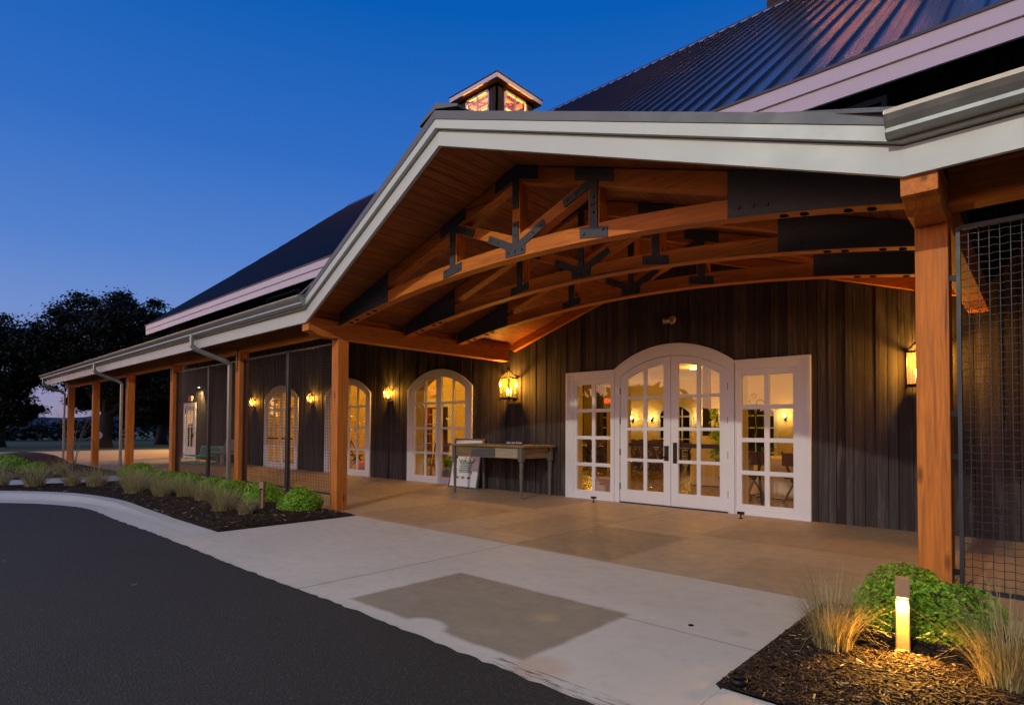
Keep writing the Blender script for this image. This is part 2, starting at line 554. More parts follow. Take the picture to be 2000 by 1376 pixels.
m_mesh = M_plain("dark_wire", (.036, .034, .038), .5, .6)
m_void = M_plain("cap_black_and_hole_shade", (.012, .008, .006), 1.0, spec=.0)  # black of the drain cap; painted shade for bolt recesses and board gaps
m_bronze = M_plain("oil_rubbed_bronze", (.045, .030, .022), .42, .8)
m_glass = M_glass("window_glass", .024)
m_lglass = M_glass("clear_small_glass", .05, (1, .93, .72))


def M_lantern_glass(name):
    t = NT(name)
    tl = t.n.new('ShaderNodeBsdfTranslucent'); tl.inputs[0].default_value = (.95, .80, .45, 1)
    tr = t.n.new('ShaderNodeBsdfTransparent'); tr.inputs[0].default_value = (1, .93, .72, 1)
    gl = t.n.new('ShaderNodeBsdfGlossy'); gl.inputs['Roughness'].default_value = .05
    mx = t.n.new('ShaderNodeMixShader'); mx.inputs[0].default_value = .016
    t.link(tr.outputs[0], mx.inputs[1]); t.link(tl.outputs[0], mx.inputs[2])
    m2 = t.n.new('ShaderNodeMixShader'); m2.inputs[0].default_value = .05
    t.link(mx.outputs[0], m2.inputs[1]); t.link(gl.outputs[0], m2.inputs[2]); t.link(m2.outputs[0], t.out.inputs[0])
    return t.m


m_langlass = M_lantern_glass("seeded_lantern_glass")
m_cream = M_plain("cream_plaster", (.72, .58, .34), .7, bump=.05)
m_dark_int = M_plain("dark_stained_timber", (.035, .018, .010), .5)
m_hallfloor = M_plain("polished_concrete_hall", (.17, .115, .07), .24, bump=.03)
m_candle = M_emit("candle_bulb", (1.0, .62, .18), 22)
m_amber = M_emit("bollard_lamp_glow", (1.0, .62, .20), 14)
m_lampglow = M_emit("ceiling_lamp_panel", (1.0, .70, .32), 4)
m_fartiny = M_emit("distant_lamp", (1.0, .55, .18), 6)
m_farwhite = M_emit("distant_white_lamp", (.8, .85, 1.0), 5)
m_exit = M_emit("exit_letters", (1.0, .06, .02), 3.0)
m_pinkish = M_plain("faded_pink_sign", (.55, .30, .30), .5)
m_dullred = M_plain("dull_red_lettering", (.45, .03, .03), .5)
m_exitbody = M_plain("exit_sign_housing", (.75, .70, .66), .5)
m_bushleaf = M_leaf("shrub_leaf", (.085, .22, .008), (.44, .70, .045))
m_grassblade = M_leaf("ornamental_grass_blade", (.19, .17, .05), (.64, .52, .26), .38)
m_treeleaf = M_leaf("oak_leaf", (.006, .010, .004), (.018, .028, .008), .2)
m_bark = M_plain("bark", (.050, .036, .026), .9, bump=.8, scale=10)
m_twig = M_plain("pale_twig", (.20, .16, .11), .9)
m_apron = M_concrete("apron_concrete", (.57, .51, .425), 'apron')
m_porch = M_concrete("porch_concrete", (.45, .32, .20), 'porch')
m_curb = M_concrete("kerb_concrete", (.56, .52, .45), 'kerb')
m_asph = M_asphalt("asphalt")
m_mulch = M_mulch("bark_mulch")
m_redmulch = M_plain("reddish_mulch", (.085, .035, .024), .95, var=.5, scale=9, bump=.9)
m_chip = M_chips("bark_chips")
m_field = M_plain("meadow", (.050, .095, .022), .95, var=.45, scale=.6, bump=.6)
m_road = M_plain("pale_road", (.32, .30, .30), .85, var=.12, scale=2)
m_hill = M_plain("wooded_hill", (.035, .055, .085), .95, var=.4, scale=.02)
m_tablewood = M_wood("old_table_wood", (.13, .085, .045), (.33, .23, .12), 0, True, .7)
m_tabley = M_wood("old_table_end_wood", (.13, .085, .045), (.33, .23, .12), 1, True, .7)
m_tablegrey = M_wood("weathered_grey_wood", (.075, .07, .062), (.20, .185, .165), 2, True, .75)
m_drawer = M_wood("drawer_slate_wood", (.055, .058, .062), (.14, .145, .15), 0, False, .75)
m_drawerpale = M_wood("drawer_pale_wood", (.26, .215, .14), (.46, .39, .28), 0, True, .75)
m_cloth = M_plain("table_cloth_linen", (.66, .55, .38), .85, var=.06, scale=3)
m_chair = M_plain("brown_folding_chair_wood", (.11, .042, .016), .45)
m_red = M_plain("red_fibreglass", (.45, .035, .015), .4)
m_alum = M_plain("aluminium", (.55, .54, .52), .35, .8)
m_teal = M_plain("teal_painted_metal", (.06, .42, .36), .45)
m_bench = M_wood("grey_bench_slats", (.24, .20, .20), (.44, .38, .38), 0, False, .7)
m_paper = M_plain("white_board_paint", (.80, .80, .84), .6, var=.05)
m_ink = M_plain("black_ink", (.02, .02, .03), .7)
m_green = M_plain("green_ink", (.06, .26, .15), .7)
m_pink = M_plain("pink_ink", (.62, .30, .38), .7)
m_whitepaint = M_plain("white_lettering", (.85, .85, .82), .6)
m_bollard = M_plain("bronze_bollard_paint", (.30, .185, .10), .5)
m_orange = M_plain("orange_fabric", (.65, .12, .02), .8)
m_crate = M_plain("blush_crate_plastic", (.55, .40, .40), .5)
m_ovalsign = M_plain("pale_sign_face", (.55, .45, .45), .6)
m_darkpane = M_plain("dark_far_window_pane", (.01, .012, .012), .12)
m_pot = M_plain("dark_clay_pot", (.06, .045, .035), .7)

# ================================================================== GROUND
XC = .242          # centre line of the entrance canopy
DP = 4.343         # front face of the posts is at y = -DP


def sheet(name, pts, z, mat, thick=0.0):
    mb = MB()
    if thick: mb.prism(pts, 2, z - thick, z)
    else: mb.add([(p[0], p[1], z) for p in pts], [tuple(range(len(pts)))])
    return setting(mb.build(name, mat))


sheet("ground", [(-1500, -1500), (1500, -1500), (1500, 1500), (-1500, 1500)], -.12, m_field)


def arc(cx, cy, r, a0, a1, n=18):
    return [(cx + r * math.cos(R(a0 + (a1 - a0) * i / n)), cy + r * math.sin(R(a0 + (a1 - a0) * i / n))) for i in range(n + 1)]


# asphalt: straight edge along y=-7.04, sweeping forward at the left
re_ = random.Random(17)
edge_in = [(40, -7.02)] + [(14 - .07 * i, -7.025 + re_.uniform(-.013, .013) + .012 * math.sin(i * .11)) for i in range(int(20.25 / .07))]
edge_in += [(-6.25 + (3.615 + re_.uniform(-.010, .010)) * math.cos(R(90 + .9 * i)), -10.64 + (3.615 + re_.uniform(-.010, .010)) * math.sin(R(90 + .9 * i))) for i in range(1, 95)]
sheet("asphalt_driveway", edge_in + [(-9.85, -40), (40, -40)], .009, m_asph, .1)
sheet("concrete_apron", [(-2.98, -7.04), (3.57, -7.04), (3.57, -6.44), (3.53, -6.40), (3.53, -4.391), (-2.98, -4.391)], 0, m_apron, .12)
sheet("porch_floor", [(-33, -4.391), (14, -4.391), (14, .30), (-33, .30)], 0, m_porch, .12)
sheet("pale_road", [(-37, -60), (-33.6, -60), (-33.6, 80), (-37, 80)], -.02, m_road, .1)
sheet("plaza", [(-33, .30), (-25.4, .30), (-25.4, 30), (-33, 30)], 0, m_porch, .1)
# walkway crossing the left bed
sheet("walkway", [(-14.4, -12), (-12.3, -12), (-12.5, -4.40), (-14.3, -4.40)], .004, m_curb, .12)


def curb(name, top, bot, hts):
    mb = MB(); n = len(top); vs = []
    for (a, b, h) in zip(top, bot, hts):
        f = [(0, -.1), (0, h), (.30, h * .97), (.48, h * .25), (.56, .004), (1, .0), (1, -.1)]
        for t_, z in f: vs.append((a[0] + (b[0] - a[0]) * t_, a[1] + (b[1] - a[1]) * t_, z))
    k = 7; fs = [(i * k + j, i * k + j + 1, (i + 1) * k + j + 1, (i + 1) * k + j) for i in range(n - 1) for j in range(k - 1)]
    fs += [tuple(range(k)), tuple(range((n - 1) * k, n * k))]
    mb.add(vs, fs)
    return setting(mb.build(name, m_curb, smooth=False))


ot = [(-2.985, -6.42), (-4.5, -6.42), (-6.0, -6.42), (-6.6, -6.42)] + arc(-6.6, -12.02, 5.6, 90, 170)[1:]
inn = [(-2.985, -7.036), (-4.3, -7.036), (-5.6, -7.036), (-6.25, -7.036)] + arc(-6.25, -10.64, 3.604, 90, 172)[1:]
curb("kerb", ot, inn, [.004, .01, .03, .045] + [.045 + .045 * min(1, i / 5) for i in range(1, 19)])
curb("kerb", [(3.575, -6.43), (6, -6.43), (14, -6.43)], [(3.575, -7.036), (6, -7.036), (14, -7.036)], [.004, .004, .02])

# planting beds: gently heaped mulch
def bed(name, poly_fn, x0, x1, y0, y1, nx, ny, h, seed):
    rr = random.Random(seed); mb = MB(); vs = []; idx = {}
    for i in range(nx + 1):
        for j in range(ny + 1):
            u, w = i / nx, j / ny
            X = x0 + (x1 - x0) * u; ya, yb = poly_fn(X)
            Y = ya + (yb - ya) * w
            e = min(1, 5 * min(w, 1 - w, u * (x1 - x0) / 1.6 + .0, (1 - u) * (x1 - x0) / 1.6))
            z = .012 + h * e * (.6 + .25 * math.sin(X * 1.7) * math.sin(Y * 2.1 + 1)) + rr.uniform(-.012, .012) * e
            idx[i, j] = len(vs); vs.append((X, Y, z))
    fs = [(idx[i, j], idx[i + 1, j], idx[i + 1, j + 1], idx[i, j + 1]) for i in range(nx) for j in range(ny)]
    mb.add(vs, fs)
    return setting(mb.build(name, m_mulch, smooth=True)), poly_fn, h


def left_front(X):
    if X > -6.6: return -6.43
    d = X + 6.6
    return -12.02 + math.sqrt(max(5.6 ** 2 - d * d, .5)) - .01


bedL = bed("mulch_bed", lambda X: (left_front(X), -4.40), -12.15, -2.99, 0, 0, 90, 24, .07, 3)
bedL2 = bed("mulch_bed", lambda X: (-9.5 - .2 * (X + 15), -4.40), -26, -14.5, 0, 0, 50, 24, .10, 5)
bedR = bed("mulch_bed", lambda X: (-6.425, -4.40), 3.535, 9, 0, 0, 60, 24, .05, 8)


def bed_z(bd, X):
    return .012 + bd[2] * .6


def chips(name, label, area, n, smin, smax, seed, zf):
    rr = random.Random(seed); mb = MB()
    for _ in range(n):
        X, Y = area(rr)
        L = rr.uniform(smin, smax); W = L * rr.uniform(.08, .22); a = rr.uniform(0, math.pi); ti = rr.uniform(-.35, .35)
        z = zf(X, Y) + rr.uniform(.0, .018)
        c, s = math.cos(a), math.sin(a)
        P = [(-L / 2, -W / 2), (L / 2, -W / 2 * rr.uniform(.3, 1)), (L / 2, W / 2), (-L / 2, W / 2)]
        top = [(X + p * c - q * s, Y + p * s + q * c, z + p * ti) for p, q in P]
        th = rr.uniform(.003, .007)
        bt = [(p[0], p[1], p[2] - th) for p in top]
        mb.hexa(bt, top, min(1, max(0, rr.gauss(.42, .24))))
    o = mb.build(name, m_chip, recalc=False)
    o['kind'] = 'stuff'; o['label'] = label; o['category'] = 'bark chips'
    return o


def zR(X, Y):
    e = min(1, 5 * min((Y + 6.425) / 2.025, (-4.40 - Y) / 2.025, (X - 3.535) / 1.6))
    return .012 + .05 * e * (.6 + .25 * math.sin(X * 1.7) * math.sin(Y * 2.1 + 1))


def aR(rr): return (3.56 + 2.0 * rr.random() ** 1.1, rr.uniform(-6.40, -4.45))


chips("bark_chips", "loose shredded bark chips strewn over the lit bed on the right", aR, 17000, .010, .052, 21, zR)


def aL(rr):
    X = -3.05 - 8.5 * rr.random() ** 1.3; a = left_front(X); return (X, a + .03 + rr.random() * (-4.45 - a))


def zL(X, Y):
    a = left_front(X); w = (Y - a) / (-4.40 - a)
    e = min(1, 5 * min(w, 1 - w, (-2.99 - X) / 1.6)); return .012 + .07 * e * (.6 + .25 * math.sin(X * 1.7) * math.sin(Y * 2.1 + 1))


chips("bark_chips", "dark bark chips scattered over the long bed left of the entrance", aL, 9000, .02, .075, 22, zL)

# ================================================================== BARN
barn = thing("barn", "large weathered timber barn with blue metal roof and lit arched doorway", "building")
wall = MB(); inner = MB(); back = MB()
WX0, WX1, WTOP = -25.0, 14.0, 6.75


def arch_fn(xc, hw, z0, rise):
    Rr = (hw * hw + rise * rise) / (2 * rise); zc = z0 + rise - Rr
    return lambda x: zc + math.sqrt(max(Rr * Rr - (x - xc) ** 2, 0)) if abs(x - xc) <= hw + 1e-6 else z0


def arch_path(xc, hw, zb, z0, rise, n=24):
    f = arch_fn(xc, hw, z0, rise)
    return [(xc - hw, zb)] + [(xc - hw + 2 * hw * i / n, f(xc - hw + 2 * hw * i / n)) for i in range(n + 1)] + [(xc + hw, zb)]


WINS = [-6.20, -10.325, -14.465]
HW, SPR, RISE = 1.203, 2.353, .452


def open_top(x):
    if abs(x) < 2.20:
        z = 2.40
        if abs(x) < 1.10: z = max(z, arch_fn(0, 1.127, 2.451, .379)(x) - .07)
        return z
    for c in WINS:
        if abs(x - c) < HW - .05: return arch_fn(c, HW, SPR, RISE)(x) - .07
    if -23.74 < x < -22.38: return 2.42
    return 0.0


cuts = sorted({-2.20, 2.20, -1.10, 1.10, -23.74, -22.38} | {c + s * (HW - .05) for c in WINS for s in (-1, 1)})
xs = [WX0]
while xs[-1] < WX1:
    nx = xs[-1] + rng.choice([.10, .12, .14, .14, .165])
    xs.append(min(nx, WX1))
for c in cuts:
    j = min(range(len(xs)), key=lambda i: abs(xs[i] - c)); xs[j] = c
xs = sorted(set(round(x, 4) for x in xs))
for a, b in zip(xs[:-1], xs[1:]):
    e = .0035; z0, z1 = open_top(a + .001), open_top(b - .001)
    if (z0 == 0) != (z1 == 0): z0 = z1 = max(z0, z1)
    yo = -rng.uniform(.018, .034)
    wall.prism([(a + e, z0), (b - e, z1), (b - e, WTOP), (a + e, WTOP)], 1, yo, 0.0, rng.random())
    back.prism([(a, z0), (b, z1), (b, 6.4), (a, 6.4)], 1, .001, .018)
    inner.prism([(a, z0), (b, z1), (b, 6.4), (a, 6.4)], 1, .02, .30)
wall.build("board_wall", m_boards, barn)
# black sheet added behind the boards so their gaps read as shade, then the cream lining of the hall
inner.build("wall_lining", m_cream, barn); back.build("gap_shade_sheet", m_void, barn)
side = MB(); y = 0.0
while y < 25.0:
    w_ = rng.choice([.17, .2, .22]); y2 = min(y + w_, 25.0)
    zt = lambda q: 6.2 + .79 * min(q, 25 - q)
    side.prism([(y + .004, 0), (y2 - .004, 0), (y2 - .004, zt(y2)), (y + .004, zt(y))], 0, WX0 - .03, WX0, rng.random()); y = y2
side.build("gable_wall", m_boards_side, barn)
gb = MB(); gb.prism([(.3, 0), (24.6, 0), (24.6, 6.2), (12.3, 15.9), (.3, 6.4)], 0, WX0 + .02, WX0 + .2)
gb.prism([(.3, 0), (24.6, 0), (24.6, 6.2), (12.3, 15.9), (.3, 6.4)], 0, 13.8, 14.0)
gb.box(WX0, 14, 24.62, 24.95, 0, 6.4); gb.build("rear_wall", m_cream, barn)

# ---- main roof: standing seam gable with a prow at the left end
EY, EZ, SL, RY = -.9, 6.15, .80, 12.3


def rz_(y): return EZ + SL * (y - EY)


RK = [(-.9, -26.4), (2, -26.3), (6, -27.5), (10, -29.6), (12.3, -30.5)]


def rake(y):
    for (a, b), (c, d) in zip(RK[:-1], RK[1:]):
        if a <= y <= c: return b + (d - b) * (y - a) / (c - a)
    return RK[-1][1]


mr_ = MB(); XR = 15.0
for (a, b), (c, d) in zip(RK[:-1], RK[1:]):
    mr_.hexa([(b, a, rz_(a)), (XR, a, rz_(a)), (XR, a, rz_(a) - .10), (b, a, rz_(a) - .10)],
             [(d, c, rz_(c)), (XR, c, rz_(c)), (XR, c, rz_(c) - .10), (d, c, rz_(c) - .10)])
    mr_.hexa([(b, 24.6 - a, rz_(a)), (XR, 24.6 - a, rz_(a)), (XR, 24.6 - a, rz_(a) - .10), (b, 24.6 - a, rz_(a) - .10)],
             [(d, 24.6 - c, rz_(c)), (XR, 24.6 - c, rz_(c)), (XR, 24.6 - c, rz_(c) - .10), (d, 24.6 - c, rz_(c) - .10)])
main_roof = mr_.build("main_roof", m_roof, barn)
rb = MB(); X = 1.50 - .408 * 78
while X < 14.9:
    ys = EY - .05
    if X < -26.4:
        ys = next((q / 20 for q in range(0, 260) if rake(q / 20) < X - .03), 13)
    if ys < 12.2:
        p, q = (X, ys, rz_(ys) + .03), (X, 12.28, rz_(12.28) + .03)
        rb.bar(p, q, .024, .060, up=(0, -.62, .78))
    X += .408
rb.build("standing_seam", m_rib, main_roof)
rc = MB(); rc.prism([(12.0, rz_(12.0) + .06), (12.3, rz_(12.3) + .12), (12.6, rz_(12.0) + .06), (12.6, rz_(12.0) + .02), (12.3, rz_(12.3) + .07), (12.0, rz_(12.0) + .02)], 0, -30.5, XR)
rc.build("ridge_cap", m_roof, main_roof)
uf = MB()
uf.box(-26.2, XR, EY - .02, EY + .02, 5.70, 5.905); uf.box(-26.2, XR, EY - .055, EY + .02, 5.915, 6.11)
for (a, b), (c, d) in zip(RK[:-1], RK[1:]):
    for lo, hi, off in ((-.45, -.245, .0), (-.235, -.04, .035)):
        uf.hexa([(b - off, a, rz_(a) + lo), (b + .2, a, rz_(a) + lo), (b + .2, a, rz_(a) + hi), (b - off, a, rz_(a) + hi)],
                [(d - off, c, rz_(c) + lo), (d + .2, c, rz_(c) + lo), (d + .2, c, rz_(c) + hi), (d - off, c, rz_(c) + hi)])
uf.build("eave_fascia", m_white, barn)  # lighter than the porch fascia: light on the eave is put into the colour
ud = MB(); ud.box(-26.35, XR, EY - .075, EY + .0, 6.112, 6.152); ud.build("drip_edge", m_drip, barn)
so = MB()
so.hexa([(-26.2, EY + .02, 5.72), (XR, EY + .02, 5.72), (XR, EY + .02, 5.76), (-26.2, EY + .02, 5.76)],
        [(-26.2, .0, 5.72 + .72), (XR, .0, 5.72 + .72), (XR, .0, 5.76 + .72), (-26.2, .0, 5.76 + .72)])
so.build("soffit", m_dark_int, barn)
for (a, b) in ((-15.65, -13.27), (.9, 3.25)):
    f = MB(); f.ring([(a, 4.95), (b, 4.95), (b, 5.97), (a, 5.97)], [(a + .07, 5.02), (b - .07, 5.02), (b - .07, 5.90), (a + .07, 5.90)], -.075, .0, closed=True)
    w_ = f.build("clerestory_window", m_white, barn)
    g = MB(); g.box(a + .07, b - .07, -.05, -.042, 5.02, 5.90); g.build("pane", m_darkpane, w_)

# ---- porch roofs either side of the entrance canopy
PZ0, PY0, PSL = 3.40, -5.0, .26


def pz(y): return PZ0 + PSL * (y - PY0)


for nm, poly in (("l", [(-24.2, PY0), (-3.72, PY0), (XC - .2, -.5), (XC - .2, -.02), (-24.2, -.02)]),
                 ("r", [(4.20, PY0), (14.0, PY0), (14.0, -.02), (XC + .2, -.02), (XC + .2, -.5)])):
    m_ = MB(); n = len(poly)
    m_.add([(p[0], p[1], pz(p[1])) for p in poly] + [(p[0], p[1], pz(p[1]) - .05) for p in poly],
           [tuple(range(n)), tuple(range(2 * n - 1, n - 1, -1))] + [(i, (i + 1) % n, (i + 1) % n + n, i + n) for i in range(n)])
    pr = m_.build("porch_roof", m_lowroof, barn)
    c_ = MB()
    x0, x1 = (-24.0, -3.95) if nm == "l" else (4.43, 14)
    c_.hexa([(x0, PY0 + .1, pz(PY0 + .1) - .10), (x1, PY0 + .1, pz(PY0 + .1) - .10), (x1, PY0 + .1, pz(PY0 + .1) - .06), (x0, PY0 + .1, pz(PY0 + .1) - .06)],
            [(x0, -.03, pz(-.03) - .10), (x1, -.03, pz(-.03) - .10), (x1, -.03, pz(-.03) - .06), (x0, -.03, pz(-.03) - .06)])
    c_.build("porch_ceiling", m_dark_int, barn)
    f_ = MB(); a, b = (-24.0, -3.66) if nm == "l" else (4.14, 14)
    q = a
    while q < b - .01:
        q2 = min(q + 4.88, b); f_.box(q, q2 - .003, -4.906, -4.87, 2.978, 3.176, rng.random()); f_.box(q, q2 - .003, -4.956, -4.87, 3.186, 3.30); q = q2
    if nm == "l":   # return along the left end
        f_.hexa([(-24.04, -4.906, 2.978), (-24.0, -4.906, 2.978), (-24.0, -4.906, 3.38), (-24.04, -4.906, 3.38)],
                [(-24.04, 0, 4.25), (-24.0, 0, 4.25), (-24.0, 0, 4.66), (-24.04, 0, 4.66)])
    f_.build("porch_fascia", m_trim, barn)
    gx0, gx1 = (-24.45, -3.55) if nm == "l" else (4.075, 14)
    prof = [(-4.958, 3.21), (-5.03, 3.21), (-5.05, 3.235), (-5.045, 3.262), (-5.075, 3.30), (-5.095, 3.335), (-5.10, 3.36), (-5.082, 3.36), (-5.075, 3.34), (-5.03, 3.275), (-5.025, 3.225), (-4.97, 3.225), (-4.97, 3.36), (-4.958, 3.36)]
    gm = MB(); gm.prism(prof, 0, gx0, gx1)
    for e_ in (gx0, gx1):
        gm.prism([(-4.958, 3.21), (-5.03, 3.21), (-5.05, 3.235), (-5.045, 3.262), (-5.075, 3.30), (-5.095, 3.335), (-5.095, 3.36), (-4.958, 3.36)], 0, e_ - .004, e_ + .004)
    gm.build("gutter", m_gutter, barn)


# ---- entrance canopy (prow gable)
CS = (4.238 - 2.978) / 3.907      # slope of the canopy
YA, YE = -5.535, -4.906


def cy(dx): return YA + (YE - YA) * dx / 3.907


canopy_roof = MB(); ce = MB()
for s in (-1, 1):
    A = lambda dx, y, z: (XC + s * dx, y, z)
    zt = lambda dx: 4.575 - .308 * dx
    zc_ = lambda dx: 4.44 - CS * dx
    L = 4.05
    canopy_roof.hexa([A(0, YA - .045, zt(0)), A(L, cy(L) - .045, zt(L)), A(L, cy(L) - .045, zt(L) - .05), A(0, YA - .045, zt(0) - .05)],
                     [A(0, -.02, zt(0)), A(L, -.02, zt(L)), A(L, -.02, zt(L) - .05), A(0, -.02, zt(0) - .05)])
    ce.hexa([A(0, YA + .06, zc_(0)), A(3.95, cy(3.95) + .06, zc_(3.95)), A(3.95, cy(3.95) + .06, zc_(3.95) + .04), A(0, YA + .06, zc_(0) + .04)],
            [A(0, -.035, zc_(0)), A(3.95, -.035, zc_(3.95)), A(3.95, -.035, zc_(3.95) + .04), A(0, -.035, zc_(0) + .04)])
cr = canopy_roof.build("canopy_roof", m_lowroof, barn)
ce.build("canopy_ceiling", m_ceil, barn)
rf = MB(); k = 0
while .5 + .41 * k < 5.3:
    yy = -.5 - .41 * k; k += 1
    for s in (-1, 1):
        rf.bar((XC + s * .05, yy, 4.575 + .004), (XC + s * 4.03, yy, 4.575 - .308 * 4.03 + .004), .03, .03, up=(0, 0, 1))
rf.build("standing_seam", m_lowroof, cr)
rcap = MB()
for s in (-1, 1):
    rcap.hexa([(XC, YA - .05, 4.66), (XC + s * .30, YA - .02, 4.555), (XC + s * .30, YA - .02, 4.53), (XC, YA - .05, 4.60)],
              [(XC, -.03, 4.66), (XC + s * .30, -.03, 4.555), (XC + s * .30, -.03, 4.53), (XC, -.03, 4.60)])
rcap.build("ridge_cap", m_drip, cr)
fa = MB(); dr = MB()


def rakeboard(mb, za0, za1, ze0, ze1, off, th):
    for s in (-1, 1):
        L = 3.907
        e = lambda y, z: (XC + s * L, YE - off + y, z)
        a = lambda y, z: (XC, YA - off + y, z)
        mb.hexa([a(0, za0), a(0, za1), a(th, za1), a(th, za0)], [e(0, ze0), e(0, ze1), e(th, ze1), e(th, ze0)])


rakeboard(fa, 4.238, 4.396, 2.978, 3.176, 0, .04)
rakeboard(fa, 4.402, 4.490, 3.186, 3.290, .05, .09)
fa.build("canopy_fascia", m_trim, barn)
rakeboard(dr, 4.492, 4.578, 3.292, 3.372, .06, .10)
dr.build("drip_edge", m_drip, barn)

# ---- posts, headers and cross beams
PW = .195
POSTX = [-3.839, -7.65, -11.64, -15.57, -19.62, -23.43, 4.128, 8.11]
for i, px in enumerate(POSTX):
    p = MB(); top = 2.79 if px in (-3.839, 4.128) else 2.90
    p.box(px, px + PW, -DP, -DP + PW, 0, top, rng.random())
    po = p.build("post", m_post, barn, bevel=.007)
    st = MB()
    if i in (1, 2, 3, 4, 5):
        st.box(px + .07, px + .125, -DP - .008, -DP + .0, 2.50, 2.98)
        for z in (2.56, 2.68, 2.82): st.tube([(px + .0975, -DP - .018, z), (px + .0975, -DP - .006, z)], .011, 6)
        st.build("strap", m_steel, po)
for (x0, x1) in ((-24.0, -3.839), (4.323, 14)):
    p = MB()
    p.box(x0, x1, -DP + .01, -DP + PW - .01, 2.90, 3.17, .4); p.build("header_beam", m_beam_x, barn, bevel=.006)
for px in (-3.839, 4.128):
    p = MB(); x0, x1 = px - .0, px + PW + .0
    # rounded nose below the projecting end
    prof = [(-4.87, 3.00), (-4.87, 2.86), (-4.80, 2.86), (-4.72, 2.815), (-4.62, 2.79), (-.27, 2.79), (-.27, 3.07), (-4.87, 3.07)]
    p.prism(prof, 0, px - .004, px + PW + .004, rng.random())
    p.build("cross_beam", m_beam_y, barn, bevel=.006)
    fz = MB(); sgn = 1 if px < 0 else -1
    fz.box(px + .07, px + .11, -4.85, -.04, 3.072, 3.20); fz.build("frieze_board", m_beam_y, barn)

# ---- timber trusses
def chord_z(dx): return 3.343 - .0245 * dx * dx


def ceil_z(dx): return 4.44 - CS * abs(dx)


